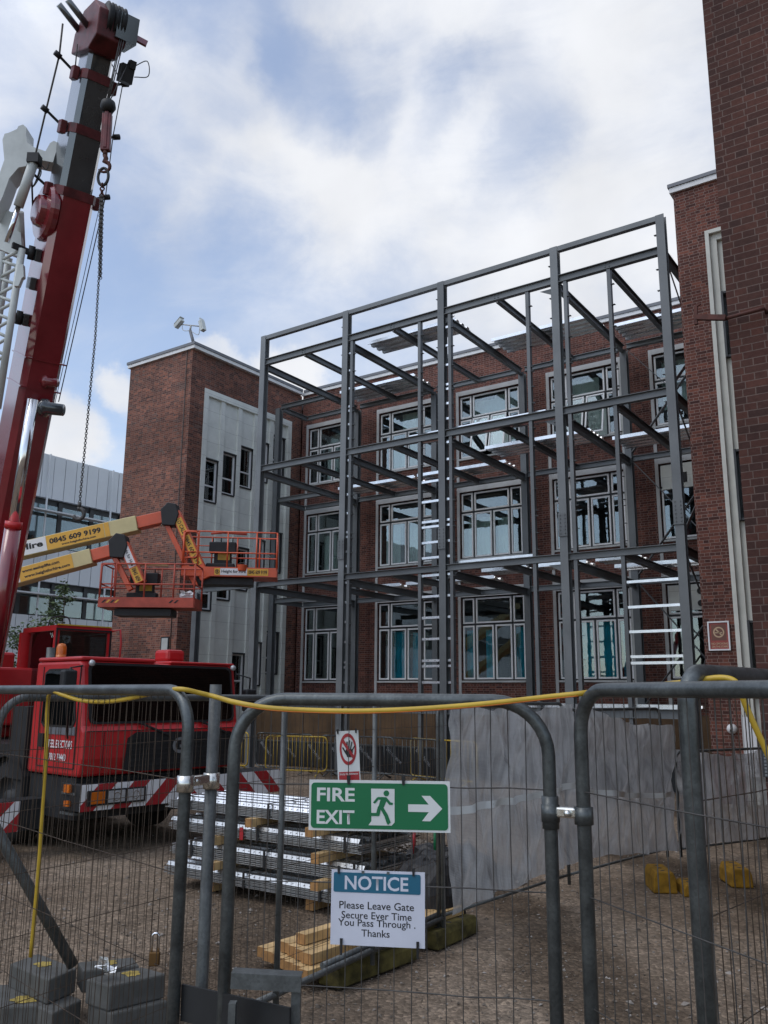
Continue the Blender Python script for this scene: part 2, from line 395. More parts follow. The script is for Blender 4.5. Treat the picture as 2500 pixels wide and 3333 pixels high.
M['crane_red'] = paint('crane red paint', (.46, .016, .018), .42, 0, .2, 1.2, .5, 0, .15)
M['boom_red'] = paint('faded crane red paint', (.20, .014, .020), .22, 0, .3, .9, .7, 0, 1.0)
M['collar'] = paint('grimy dark red steel', (.11, .018, .02), .5, .1, .5, 5, .5)
M['boom_dark'] = paint('greased telescopic steel', (.055, .065, .07), .24, .3, .4, 1.0, .7, 0, 1.0)
M['black'] = paint('black plastic', (.012, .012, .013), .55, 0, .3)
M['rubber'] = paint('black rubber', (.018, .018, .018), .85, 0, .3)
M['chassis'] = paint('grimy dark chassis', (.02, .021, .022), .6, .2, .4)
M['chrome'] = paint('chromed rod', (.75, .76, .78), .12, 1.0, .05)
M['crane_white'] = paint('white jib paint', (.52, .55, .53), .5, 0, .15, 2)
M['white_paint'] = paint('white sign paint', (.74, .74, .74), .45, 0, .06, 4)
M['red_paint'] = paint('red sign paint', (.36, .02, .025), .4, 0, .10, 4)
M['amber'] = paint('amber lamp', (.55, .13, .01), .25, 0, .2, 8)
M['lens'] = paint('clear lamp lens', (.45, .46, .47), .12, .3, .2, 12)
M['orange'] = paint('orange lift paint', (.62, .095, .03), .42, 0, .16, 2.0, .5, 0, .2)
M['orange_worn'] = paint('worn orange lift paint', (.42, .075, .045), .6, 0, .25, 3.5)
M['boom_cream'] = paint('cream boom paint', (.62, .53, .27), .5, 0, .08, 2)
M['sign_yellow'] = paint('yellow sticker', (.72, .39, .045), .45, 0, .06, 3)
M['ink'] = paint('black print', (.012, .012, .012), .6, 0, .1)
M['yellow_dirty'] = paint('dirty yellow block', (.24, .13, .012), .8, 0, .35, 9, .3, .2)
M['yellow'] = paint('yellow paint', (.48, .32, .03), .5, 0, .2, 6)
M['hose'] = paint('yellow hose', (.50, .33, .03), .42, 0, .14, 9)
M['hose_line'] = paint('orange hose stripe', (.62, .16, .02), .4)
M['wood'] = paint('sawn pine', (.52, .345, .155), .75, 0, .25, 5)
M['wood_end'] = paint('sawn pine end', (.34, .175, .06), .8, 0, .25, 14)
M['ply'] = paint('brown plywood', (.115, .066, .030), .75, 0, .4, 1.6)
M['sheeting'] = paint('black membrane', (.018, .020, .022), .45, 0, .3, 4)
M['concrete'] = paint('cast concrete', (.095, .095, .088), .9, 0, .25, 6, .3, .35)
M['green'] = paint('safety green', (.003, .145, .05), .5, 0, .05, 3)
M['sign_white'] = paint('sign white', (.66, .68, .66), .5, 0, .05, 3)
M['sign_blue'] = paint('notice blue', (.012, .115, .19), .5, 0, .06, 3)
M['paper'] = paint('laminated paper', (.60, .62, .70), .35, 0, .06, 6)
M['yellow_faded'] = paint('faded yellow marking', (.33, .24, .05), .8, 0, .45, 14)
M['teal'] = paint('teal curtain', (.008, .50, .70), .8, 0, .2, 3)
M['reflection'] = paint('pale blind', (.80, .82, .77), .8, 0, .08, 2)  # pale tone of the reflections on the upper panes
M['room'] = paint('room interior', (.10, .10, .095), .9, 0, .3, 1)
M['clad'] = paint('white metal cladding', (.62, .65, .67), .5, 0, .06, .6)
M['brass'] = paint('old brass', (.16, .09, .035), .5, .8, .2, 20)
M['rubber_y'] = paint('worn yellow rubber block', (.075, .062, .018), .85, 0, .8, 7, .3, .3)
M['foil'] = paint('crumpled foil', (.8, .8, .78), .25, .8, .2, 20)
M['rust'] = paint('rusty iron', (.085, .03, .022), .8, .1, .4, 12)
M['bark'] = paint('bark', (.06, .045, .035), .9, 0, .3, 10)
tweak(M['steel'], 'steel'); tweak(M['galv'], 'galv'); tweak(M['galv_dull'], 'galv')
def leaf_mat():
    m, nt, p = mat('leaf green')
    g = N(nt, 'ShaderNodeNewGeometry')
    nt.links.new(ramp(nt, g.outputs['Random Per Island'], [(0, (.035, .060, .022)), (.6, (.07, .115, .035)), (1, (.12, .17, .06))]), p.inputs['Base Color'])
    p.inputs['Roughness'].default_value = .6; return m
M['leaf'] = leaf_mat()
def glass_mat(name, tint, dark=.0, ior=1.5):
    m = bpy.data.materials.new(name); m.use_nodes = True; nt = m.node_tree; nt.nodes.clear()
    out = N(nt, 'ShaderNodeOutputMaterial'); gl = N(nt, 'ShaderNodeBsdfGlossy'); tr = N(nt, 'ShaderNodeBsdfTransparent')
    gl.inputs['Roughness'].default_value = .015; gl.inputs['Color'].default_value = (.9, .95, .97, 1)
    tr.inputs['Color'].default_value = (*tint, 1)
    fr = N(nt, 'ShaderNodeFresnel'); fr.inputs[0].default_value = ior
    g = N(nt, 'ShaderNodeNewGeometry').outputs['Position']
    bp = N(nt, 'ShaderNodeBump'); bp.inputs['Strength'].default_value = .06; bp.inputs['Distance'].default_value = .02
    nt.links.new(noise_fac(nt, g, 1.8, 2), bp.inputs['Height'])
    nt.links.new(bp.outputs[0], gl.inputs['Normal'])
    mul = N(nt, 'ShaderNodeMath', operation='MULTIPLY_ADD'); nt.links.new(fr.outputs[0], mul.inputs[0]); mul.inputs[1].default_value = 1.25; mul.inputs[2].default_value = dark
    mul.use_clamp = True
    mx = N(nt, 'ShaderNodeMixShader'); nt.links.new(mul.outputs[0], mx.inputs[0]); nt.links.new(tr.outputs[0], mx.inputs[1]); nt.links.new(gl.outputs[0], mx.inputs[2])
    nt.links.new(mx.outputs[0], out.inputs[0]); return m
M['glass'] = glass_mat('window glass', (.78, .86, .85), .065)
M['glass_dark'] = glass_mat('tinted vehicle glass', (.10, .115, .125), .03)
M['glass_cab'] = glass_mat('grey cab glass', (.35, .38, .37), .12)
def net_mat():
    m = bpy.data.materials.new('white debris netting'); m.use_nodes = True; nt = m.node_tree; nt.nodes.clear()
    out = N(nt, 'ShaderNodeOutputMaterial'); df = N(nt, 'ShaderNodeBsdfDiffuse'); tl = N(nt, 'ShaderNodeBsdfTranslucent'); tr = N(nt, 'ShaderNodeBsdfTransparent')
    g = N(nt, 'ShaderNodeNewGeometry').outputs['Position']
    c = ramp(nt, noise_fac(nt, g, 2.5, 6), [(.3, (.47, .47, .465)), (.7, (.66, .66, .65))])
    nt.links.new(c, df.inputs[0]); nt.links.new(c, tl.inputs[0])
    m1 = N(nt, 'ShaderNodeMixShader'); m1.inputs[0].default_value = .42
    nt.links.new(df.outputs[0], m1.inputs[1]); nt.links.new(tl.outputs[0], m1.inputs[2])
    cv = N(nt, 'ShaderNodeTexNoise'); cv.inputs['Scale'].default_value = 1.7; cv.inputs['Detail'].default_value = 5; cv.inputs['Distortion'].default_value = 1.6
    mpp = N(nt, 'ShaderNodeMapping'); mpp.inputs['Rotation'].default_value = (.7, .2, .4); mpp.inputs['Scale'].default_value = (3.2, 3.2, .7); nt.links.new(g, mpp.inputs[0]); nt.links.new(mpp.outputs[0], cv.inputs['Vector'])
    bb = N(nt, 'ShaderNodeBump'); bb.inputs['Strength'].default_value = .9; bb.inputs['Distance'].default_value = .10; nt.links.new(cv.outputs['Fac'], bb.inputs['Height'])
    nt.links.new(bb.outputs[0], df.inputs['Normal']); nt.links.new(bb.outputs[0], tl.inputs['Normal'])
    w = N(nt, 'ShaderNodeTexWave', wave_type='BANDS', bands_direction='Z'); w.inputs['Scale'].default_value = 26; w.inputs['Distortion'].default_value = 2; w.inputs['Detail'].default_value = 2
    nt.links.new(g, w.inputs['Vector'])
    mr = N(nt, 'ShaderNodeMapRange'); nt.links.new(w.outputs['Fac'], mr.inputs[0]); mr.inputs[3].default_value = .0; mr.inputs[4].default_value = .16
    dbl = N(nt, 'ShaderNodeMapRange'); nt.links.new(cv.outputs['Fac'], dbl.inputs[0]); dbl.inputs[1].default_value = .38; dbl.inputs[2].default_value = .62; dbl.inputs[3].default_value = .34; dbl.inputs[4].default_value = .0
    sm_ = N(nt, 'ShaderNodeMath', operation='ADD'); nt.links.new(mr.outputs[0], sm_.inputs[0]); nt.links.new(dbl.outputs[0], sm_.inputs[1])
    m2 = N(nt, 'ShaderNodeMixShader'); nt.links.new(sm_.outputs[0], m2.inputs[0]); nt.links.new(m1.outputs[0], m2.inputs[1]); nt.links.new(tr.outputs[0], m2.inputs[2])
    nt.links.new(m2.outputs[0], out.inputs[0]); return m
M['net'] = net_mat()
def ground_mat():
    m, nt, p = mat('trodden dirt and gravel')
    g = N(nt, 'ShaderNodeNewGeometry').outputs['Position']
    big = noise_fac(nt, g, .45, 7, .6); med = noise_fac(nt, g, 4, 8, .65); fi = noise_fac(nt, g, 45, 6, .7)
    base = ramp(nt, big, [(.3, (.138, .102, .072)), (.5, (.236, .180, .130)), (.72, (.305, .243, .183))])
    v = N(nt, 'ShaderNodeTexVoronoi'); v.inputs['Scale'].default_value = 34; nt.links.new(g, v.inputs['Vector'])
    vg = N(nt, 'ShaderNodeRGBToBW'); nt.links.new(v.outputs['Color'], vg.inputs[0])
    pebble = ramp(nt, vg.outputs[0], [(.15, (.55,)*3), (.6, (1.0,)*3), (.92, (1.9, 1.85, 1.8))])
    a = N(nt, 'ShaderNodeMix', data_type='RGBA', blend_type='MULTIPLY'); a.inputs[0].default_value = .6
    nt.links.new(base, a.inputs[6]); nt.links.new(pebble, a.inputs[7])
    b = N(nt, 'ShaderNodeMix', data_type='RGBA', blend_type='MULTIPLY'); b.inputs[0].default_value = 1
    nt.links.new(a.outputs[2], b.inputs[6]); nt.links.new(ramp(nt, med, [(.25, (.6,)*3), (.75, (1.25,)*3)]), b.inputs[7])
    w = N(nt, 'ShaderNodeTexWave', wave_type='BANDS', bands_direction='DIAGONAL'); w.inputs['Scale'].default_value = .16; w.inputs['Distortion'].default_value = 3.5; w.inputs['Detail'].default_value = 3; w.inputs['Detail Scale'].default_value = 1.2
    nt.links.new(g, w.inputs['Vector'])
    tr_ = N(nt, 'ShaderNodeMix', data_type='RGBA', blend_type='MULTIPLY'); tr_.inputs[0].default_value = 1
    nt.links.new(b.outputs[2], tr_.inputs[6]); nt.links.new(ramp(nt, w.outputs['Fac'], [(.0, (.50, .48, .46)), (.13, (.66, .64, .62)), (.28, (1, 1, 1)), (1, (1.05,)*3)]), tr_.inputs[7])
    b = tr_
    nt.links.new(b.outputs[2], p.inputs['Base Color']); p.inputs['Roughness'].default_value = .95; p.inputs['Specular IOR Level'].default_value = .15
    sm = N(nt, 'ShaderNodeMath', operation='SUBTRACT'); nt.links.new(fi, sm.inputs[0]); nt.links.new(v.outputs['Distance'], sm.inputs[1])
    bump(nt, p, sm.outputs[0], .9, .02); return m
M['ground'] = ground_mat()
def stone_mat():
    m, nt, p = mat('gravel stones'); g = N(nt, 'ShaderNodeNewGeometry')
    nt.links.new(ramp(nt, g.outputs['Random Per Island'], [(0, (.09, .072, .056)), (.6, (.17, .14, .11)), (1, (.32, .29, .26))]), p.inputs['Base Color'])
    p.inputs['Roughness'].default_value = .9; return m
M['stones'] = stone_mat()
# ------------------------------------------------------------------ setting: ground
def ground():
    xs = [-400, -200, -100, -60, -40, -30, -24] + [-20+.25*i for i in range(89)] + [4, 8, 16, 40, 100, 200, 400]
    ys = [-200, -60, -20, -6, -2] + [0+.25*i for i in range(77)] + [21, 24, 30, 45, 80, 160, 400]
    v = []; f = []
    for y in ys:
        for x in xs:
            z = 0.0
            if -20 <= x <= 2 and 0 <= y <= 19:
                z = .035*noise.noise(Vector((x*.5, y*.5, 0)))+.02*noise.noise(Vector((x*1.9, y*1.9, 4)))-.015
            v.append((x, y, z))
    n = len(xs)
    for j in range(len(ys)-1):
        for i in range(n-1): f.append((j*n+i, j*n+i+1, (j+1)*n+i+1, (j+1)*n+i))
    mb = MB(); mb.add(v, f, True); return tag(mb.build('ground', M['ground']), kind='structure')
ground()
def rock(mb, c, r):
    c = Vector(c); a = [Vector((random.uniform(.6, 1.2), 0, 0)), Vector((0, random.uniform(.6, 1.2), 0)), Vector((0, 0, random.uniform(.4, .8)))]
    rot = Matrix.Rotation(random.random()*6.28, 3, 'Z') @ Matrix.Rotation(random.uniform(-.5, .5), 3, 'X')
    v = []
    for s in (-1, 1):
        for k in a: v.append(c+rot @ (k*s*r*random.uniform(.75, 1.1)))
    ix = lambda s, k: (0 if s < 0 else 3)+k
    fs = [(ix(i, 0), ix(j, 1), ix(k, 2)) for i in (-1, 1) for j in (-1, 1) for k in (-1, 1)]
    mb.add(v, fs)
def gravel():
    mb = MB()
    for i in range(15000):
        d = 4.2+18*random.random()**1.7; l = random.uniform(-.55, .55)*d
        p = lf(l, d)
        if not (-18 < p.x < 1.5 and .5 < p.y < 18.8): continue
        r = random.choice((.005, .007, .009, .012, .016)) if random.random() < .965 else random.uniform(.018, .034)
        rock(mb, (p.x, p.y, .006+.035*noise.noise(Vector((p.x*.5, p.y*.5, 0)))+.02*noise.noise(Vector((p.x*1.9, p.y*1.9, 4)))-.015), r)
    return tag(mb.build('gravel_stones', M['stones']), 'loose pale and brown stones scattered over the dirt yard', 'gravel', kind='stuff')
gravel()
def rubble():
    mb = MB()
    for i in range(1500):
        a = random.random()*6.28; q = random.random()**.6
        x = -6.4+1.7*q*math.cos(a); y = 9.6+.9*q*math.sin(a)
        rock(mb, (x, y, (1-q)*.42*random.random()+.02), random.uniform(.015, .06))
    return tag(mb.build('rubble_heap', M['stones']), 'low heap of broken brick and stone behind the steel sheet stack', 'rubble', kind='stuff')
rubble()

# ------------------------------------------------------------------ brick building round three sides of the yard
def holed(mb, plane, u0, u1, z0, z1, t0, t1, holes):
    """slab in plane 'Y' (u = x) or 'X' (u = y) between depths t0..t1 with rectangular holes"""
    us = sorted({u0, u1, *[h[0] for h in holes], *[h[1] for h in holes]}); us = [u for u in us if u0 <= u <= u1]
    for a, b in zip(us[:-1], us[1:]):
        cut = sorted((h[2], h[3]) for h in holes if h[0] <= (a+b)/2 <= h[1])
        z = z0
        for c, d in cut+[(z1, z1)]:
            if c > z+1e-6:
                if plane == 'Y': mb.box((a, t0, z), (b, t1, c))
                else: mb.box((t0, a, z), (t1, b, c))
            z = max(z, d)
    return mb
bld = root('brick_building', 'three storey red brick building with white framed windows and projecting wings round the steel frame', 'building', (-14, 25, 0))
YF = 24.8
WC = [(-20.96, -18.65), (-17.58, -15.27), (-14.2, -11.9), (-10.82, -8.5), (-7.45, -5.15)]
WR = [(2.57, 5.27), (6.55, 8.83), (10.0, 12.27)]
holes = [(a, b, c, d) for a, b in WC for c, d in WR]
holed(MB(), 'Y', -21.3, -4.97, 0, 13.68, YF, YF+.33, holes).build('facade_wall', M['brick_main'], bld)
mb = MB()
for a, b in WC:                                    # stone strips up both sides of each window column, heads and sills
    mb.box((a-.10, YF-.03, .6), (a-.002, YF+.10, 12.43)); mb.box((b+.002, YF-.03, .6), (b+.10, YF+.10, 12.43))
    for i, (c, d) in enumerate(WR):
        mb.box((a, YF-.025, d+.002), (b, YF+.10, d+(.16 if i == 2 else .30)))
        mb.box((a, YF-.06, c-.06), (b, YF+.10, c-.002))
mb.build('stone_surround', M['stone_grey'], bld)
mb = MB(); mb.box((-21.3, YF-.07, 13.682), (-4.97, YF+.35, 13.80)); mb.box((-24.72, 18.93, 13.70), (-21.22, 19.3, 13.82)); mb.box((-21.56, 19.3, 13.70), (-21.22, 24.7, 13.82))
mb.box((-5.04, 18.93, 13.80), (-1.0, 19.3, 13.93)); mb.box((-24.72, 19.3, 13.70), (-24.4, 30, 13.82)); mb.build('coping', M['coping'], bld)
mb = MB(); mb.box((-21.2, YF-.10, 13.803), (-5.0, YF+.4, 13.90)); mb.box((-24.75, 18.9, 13.823), (-21.19, 19.3, 13.92)); mb.box((-21.56, 19.3, 13.823), (-21.19, 24.66, 13.92))
mb.box((-5.07, 18.9, 13.933), (-1.0, 19.3, 14.02)); mb.build('roof_edge', M['felt'], bld)
mb = MB(); mb.box((-24.3, 25.2, 13.3), (-1, 36, 13.55)); mb.box((-24.3, 19.4, 13.3), (-21.7, 25.19, 13.55)); mb.box((-4.6, 19.4, 13.4), (-1, 25.19, 13.6)); mb.build('roof', M['felt'], bld)
mb = MB(); mb.box((-24.3, 35.8, 0), (-1, 36, 13.29)); mb.build('rear_wall', M['brick_main'], bld)
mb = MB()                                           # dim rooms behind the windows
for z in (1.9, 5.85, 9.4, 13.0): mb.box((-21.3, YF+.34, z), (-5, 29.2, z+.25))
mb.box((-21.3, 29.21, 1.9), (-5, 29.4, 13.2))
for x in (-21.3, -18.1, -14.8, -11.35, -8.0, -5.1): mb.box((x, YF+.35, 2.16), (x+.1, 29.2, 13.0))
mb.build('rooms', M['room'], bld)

def window(par, x0, x1, z0, z1, Y, cols, ztr, cols_low=None, open_low=()):
    """casement window in the facade (faces -Y); dark frame > white casements, panes"""
    fr = MB(); ca = MB(); gl = MB(); d0, d1 = Y+.10, Y+.17; w = .045
    def light(a, b, c, d, tilt=0.0):
        e = .05; y0, y1 = Y+.06, Y+.12
        if tilt:
            o = Vector((a, y0, d)); ey = Vector((0, -math.sin(tilt), -math.cos(tilt))); ez = Vector((0, -math.cos(tilt), math.sin(tilt)))
            W_, H_ = b-a, d-c
            for (u0, u1, v0, v1) in ((0, e, 0, H_), (W_-e, W_, 0, H_), (e, W_-e, 0, e), (e, W_-e, H_-e, H_)):
                ca.prism([(u0, v0), (u1, v0), (u1, v1), (u0, v1)], o, (1, 0, 0), ey, ez, .035)
            gl.prism([(e, e), (W_-e, e), (W_-e, H_-e), (e, H_-e)], o+ez*.015, (1, 0, 0), ey, ez, .004)
            return
        ca.box((a, y0, c), (a+e, y1, d)); ca.box((b-e, y0, c), (b, y1, d)); ca.box((a+e, y0, c), (b-e, y1, c+e)); ca.box((a+e, y0, d-e), (b-e, y1, d))
        gl.box((a+e, y0+.02, c+e), (b-e, y0+.024, d-e))
    xs = [x0]+cols+[x1]; xl = [x0]+(cols_low or cols)+[x1]
    fr.box((x0, d0, z0), (x1, d1, z0+w)); fr.box((x0, d0, z1-w), (x1, d1, z1)); fr.box((x0, d0, z0+w), (x0+w, d1, z1-w)); fr.box((x1-w, d0, z0+w), (x1, d1, z1-w))
    fr.box((x0+w, d0, ztr-w/2), (x1-w, d1, ztr+w/2))
    for c in cols: fr.box((c-w/2, d0, ztr+w/2), (c+w/2, d1, z1-w))
    for c in (cols_low or cols): fr.box((c-w/2, d0, z0+w), (c+w/2, d1, ztr-w/2))
    for i in range(len(xs)-1): light(xs[i]+w*.75, xs[i+1]-w*.75, ztr+w*.75, z1-w*.95)
    for i in range(len(xl)-1): light(xl[i]+w*.75, xl[i+1]-w*.75, z0+w*.95, ztr-w*.75, .22 if i in open_low else 0)
    o = fr.build('window', M['frame_dark'], par); ca.build('casement', M['frame_white'], o); gl.build('pane', M['glass'], o); return o
for k, (a, b) in enumerate(WC):
    for i, (c, d) in enumerate(WR):
        cu, cl = [a+.49, b-.46], [a+.49, a+1.19, b-.46]
        ztr = (4.37, 8.13, 11.42)[i]
        window(bld, a, b, c, d, YF, cu, ztr, cl, ((1, 2) if (i == 2 and k in (2, 3)) else ()))
def soft(name, m, specs):
    for x0, x1, z0, z1, y in specs:
        mb = MB(); n = max(4, int((x1-x0)/.05)); v = []; 
        for j in range(n+1):
            x = x0+(x1-x0)*j/n; yy = y+.02*math.sin(j*1.7)
            v += [(x, yy, z0), (x, yy, z1)]
        mb.add(v, [(2*j, 2*j+2, 2*j+3, 2*j+1) for j in range(n)], True); mb.build(name, m, bld)
soft('teal_curtain', M['teal'], [(-17.05, -16.5, 2.65, 4.25, 25.08), (-16.3, -15.8, 2.65, 4.2, 25.1), (-14.15, -13.75, 2.65, 4.2, 25.09), (-13.45, -13.1, 2.65, 4.2, 25.1), (-12.4, -11.92, 2.65, 4.25, 25.08), (-10.3, -9.72, 2.65, 4.3, 25.1), (-9.6, -9.0, 2.65, 4.3, 25.09), (-8.9, -8.6, 2.65, 4.2, 25.1)])
soft('pale_reflection', M['reflection'], [(-17.5, -16.9, 6.6, 8.2, 25.21), (-16.7, -15.9, 6.6, 8.2, 25.22), (-14.1, -13.2, 6.6, 8.0, 25.21), (-13.0, -12.4, 6.6, 7.9, 25.22), (-14.0, -12.6, 10.9, 12.1, 25.21), (-17.2, -16.2, 10.2, 11.3, 25.22), (-10.7, -10.1, 6.6, 7.6, 25.16), (-10.3, -9.3, 11.2, 12.1, 25.22), (-13.2, -12.3, 10.1, 10.9, 25.22), (-9.7, -9.1, 10.1, 11.2, 25.21), (-7.3, -6.2, 10.6, 12.1, 25.21), (-16.8, -15.9, 11.5, 12.2, 25.20), (-20.3, -19.4, 10.2, 12.0, 25.21), (-13.0, -12.1, 11.5, 12.2, 25.19), (-10.6, -9.9, 10.2, 11.1, 25.21), (-20.4, -19.6, 6.7, 8.0, 25.22)])  # pale sheets set behind the upper panes to imitate reflections in the glass
pn = MB().box((-7.38, YF+.02, 8.05), (-5.2, YF+.06, 8.78)).build('blank_panel', M['stone'], bld, 'white blanking panel with a square hole in an end window')
MB().box((-6.95, YF+.005, 8.2), (-6.65, YF+.018, 8.5)).build('vent_hole', M['black'], pn)
pn = MB().box((-7.38, YF+.02, 4.5), (-5.2, YF+.06, 5.22)).build('blank_panel', M['stone'], bld, 'white blanking panel with round holes in an end window')
for z in (4.68, 5.02): MB().cyl((-6.5, YF+.004, z), (-6.5, YF+.018, z), .09, 20).build('vent_hole', M['black'], pn)

# left wing: brick box, white rendered stair panel with stepped windows on its inner face
LX = -21.36
PY0, PY1, PZ1 = 19.63, 24.22, 12.45
mb = MB(); mb.box((-24.63, 19.0, 0), (-21.66, 19.3, 13.70)); mb.box((-24.63, 19.3, 0), (-24.33, 30, 13.70)); 
mb.box((-21.655, 19.0, 0), (LX, PY0, 13.70)); mb.box((-21.655, PY1, 0), (LX, YF, 13.70)); mb.box((-21.655, PY0, PZ1), (LX, PY1, 13.70))
mb.build('wing_wall', M['brick_left'], bld)
BAYS = [(19.84, 20.48), (20.68, 21.34), (21.54, 22.18), (22.40, 23.02), (23.24, 23.86)]
sw = [(a, b, z, z+1.45) for k in range(3) for i, (a, b) in enumerate(BAYS) for z in (8.55+.42*i-3.7*k,)]
mb = holed(MB(), 'X', PY0+.002, PY1-.002, 0, PZ1-.002, -21.56, -21.44, sw)
mb.box((-21.44, PY0+.002, 0), (LX+.03, PY0+.20, PZ1+.03)); mb.box((-21.44, PY1-.2, 0), (LX+.03, PY1-.002, PZ1+.03)); mb.box((-21.44, PY0+.2, PZ1-.2), (LX+.03, PY1-.2, PZ1+.03))
for (a, b), (c, d) in zip(BAYS[:-1], BAYS[1:]): mb.box((-21.44, b+.005, 0), (LX-.01, c-.005, PZ1-.2))
mb.build('render_panel', M['stone'], bld)
def side_window(par, y0, y1, z0, z1, X):
    fr = MB(); ca = MB(); gl = MB(); w = .04; zt = z0+(z1-z0)*.36
    fr.box((X-.03, y0-.06, z0-.05), (X+.03, y1+.06, z0)); fr.box((X-.03, y0-.06, z1), (X+.06, y1+.08, z1+.05)); fr.box((X-.03, y0-.03, z0), (X+.02, y0+.02, z1)); fr.box((X-.03, y1-.02, z0), (X+.05, y1+.06, z1))
    ca.box((X-.06, y0+.015, z0), (X-.015, y0+.08, z1)); ca.box((X-.06, y1-.08, z0), (X-.015, y1-.015, z1))
    for z in (z0, zt, z1-.05): ca.box((X-.07, y0+.07, z), (X-.03, y1-.07, z+.05))
    gl.box((X-.055, y0+.07, z0+.05), (X-.05, y1-.07, z1-.05))
    o = fr.build('window', M['frame_dark'], par); ca.build('casement', M['frame_white'], o); gl.build('pane', M['glass'], o)
for a, b, c, d in sw: side_window(bld, a, b, c, d, -21.44)
mb = MB(); mb.box((-22.3, 19.4, 0), (-22.2, 24.7, 13.2)); mb.build('stairwell', M['stone_grey'], bld)
w_a, w_b = onY(527, 2073, 19), onY(548, 2150, 19)
mb = MB(); mb.box((w_a.x, 18.96, w_b.z), (w_b.x, 18.99, w_a.z)); o = mb.build('window', M['frame_dark'], bld)
mb = MB(); mb.box((w_a.x+.06, 18.945, w_b.z+.05), (w_b.x-.03, 18.958, w_a.z-.05)); mb.build('pane', M['stone_grey'], o)
mb = MB(); mb.tube([(-21.62, 18.985, 13.7), (-21.62, 18.985, .1)], .012, 6); mb.build('lightning_conductor', M['wire'], bld)

# right wing front with its white stair surround
RX = -4.97
mb = MB(); mb.box((RX, 19.0, 0), (-4.325, 24.79, 13.8)); mb.box((-4.325, 19.0, 12.605), (-1.0, 19.3, 13.8)); mb.box((-2.9, 19.0, 0), (-1.0, 19.3, 12.6))
mb.build('wing_wall', M['brick_main'], bld)
mb = MB(); mb.box((-4.32, 18.965, 0), (-4.235, 19.25, 12.6)); mb.box((-4.234, 18.965, 12.51), (-2.95, 19.25, 12.6))
mb.box((-4.234, 19.06, 0), (-4.095, 19.25, 12.508)); mb.box((-4.094, 19.06, 12.36), (-2.95, 19.25, 12.508))
rwh = [(-4.09, -3.5, z, z+1.57) for z in (9.49, 5.79, 2.10)]
holed(mb, 'Y', -4.094, -2.95, 0, 12.35, 19.16, 19.3, rwh)
mb.build('stair_surround', M['cream'], bld)
for a, b, c, d in rwh:
    f_ = MB(); f_.box((a+.003, 19.02, c), (a+.05, 19.25, d)); f_.box((a+.05, 19.05, d-.05), (b, 19.25, d-.003)); f_.box((a+.05, 19.05, c+.003), (b, 19.25, c+.05)); o = f_.build('window', M['frame_dark'], bld)
    g_ = MB(); g_.box((a+.05, 19.2, c+.05), (b, 19.205, d-.05)); g_.build('pane', M['glass'], o)
mb = MB(); mb.box((-4.5, 21.5, 0), (-1, 21.6, 13)); mb.build('stairwell', M['room'], bld)

near = root('brick_building', 'tall dark red brick building nearest the fence, cut by the right edge of the view', 'building', (3, 12, 0))
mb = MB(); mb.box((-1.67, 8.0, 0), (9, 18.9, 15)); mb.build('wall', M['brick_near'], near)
# things fixed on the walls
sg = root('no_smoking_sign', 'red no smoking sign in a white frame on the brick wing wall', 'sign', (-4.65, 18.97, 3.37))
mb = MB()
for a, b in (((-4.87, 18.95, 3.06), (-4.84, 18.99, 3.67)), ((-4.46, 18.95, 3.06), (-4.43, 18.99, 3.67)), ((-4.84, 18.95, 3.06), (-4.46, 18.99, 3.09)), ((-4.84, 18.95, 3.64), (-4.46, 18.99, 3.67))): mb.box(a, b)
mb.build('frame', M['white_paint'], sg)
M['sign_red'] = paint('sun faded red print', (.30, .055, .04), .5, 0, .2, 8); M['sign_tan'] = paint('pale tan print', (.52, .36, .22), .5); M['sign_brown'] = paint('brown print', (.15, .055, .035), .5)
mb = MB(); mb.box((-4.84, 18.972, 3.09), (-4.46, 18.985, 3.64)); mb.build('panel', M['sign_red'], sg)
mb = MB(); mb.box((-4.80, 18.969, 3.27), (-4.50, 18.971, 3.60)); mb.build('panel_square', M['sign_brown'], sg)
E3 = ((1, 0, 0), (0, 0, 1), (0, -1, 0))
mb = MB(); mb.ring((-4.65, 18.968, 3.44), *E3, .085, .112, .002); mb.bar((-4.71, 18.967, 3.51), (-4.59, 18.967, 3.37), .002, .03, (1, 0, 1)); mb.bar((-4.73, 18.967, 3.43), (-4.58, 18.967, 3.43), .002, .022, (0, 0, 1)); mb.build('symbol', M['sign_tan'], sg)
text_part('lettering', 'NO SMOKING', (-4.81, 18.969, 3.18), (1, 0, 0), (0, 0, 1), .33, .045, M['sign_tan'], sg, .02)
text_part('lettering', 'ON THE STAIRS', (-4.81, 18.969, 3.12), (1, 0, 0), (0, 0, 1), .33, .042, M['sign_tan'], sg, .02)
dm = root('dome_camera', 'small white round camera on the brick wing wall behind the fence', 'camera', (-4.53, 18.95, 1.47))
mb = MB(); mb.lathe((-4.53, 19.0, 1.47), (0, -1, 0), [(.10, 0), (.10, .04), (.085, .09), (.05, .12), (0, .125)]); mb.build('dome', M['white_paint'], dm)
mb = MB(); mb.box((-4.55, 18.87, 1.41), (-4.49, 18.885, 1.46)); mb.build('lens', M['black'], dm)
br = root('wall_bracket', 'rusty iron swing bracket jutting from the corner of the near brick wall', 'bracket', (-1.7, 7.9, 5.6))
p = [onY(*q, 7.88) for q in ((2267, 1033), (2362, 1034), (2486, 1000), (2265, 997), (2266, 1056), (2280, 988))]
mb = MB(); mb.bar(p[0], p[1], .04, .05); mb.build('arm', M['rust'], br)
mb = MB(); mb.bar(p[3], p[4], .03, .03); mb.bar(p[3], p[5], .02, .02); mb.build('end_plate', M['rust'], br)
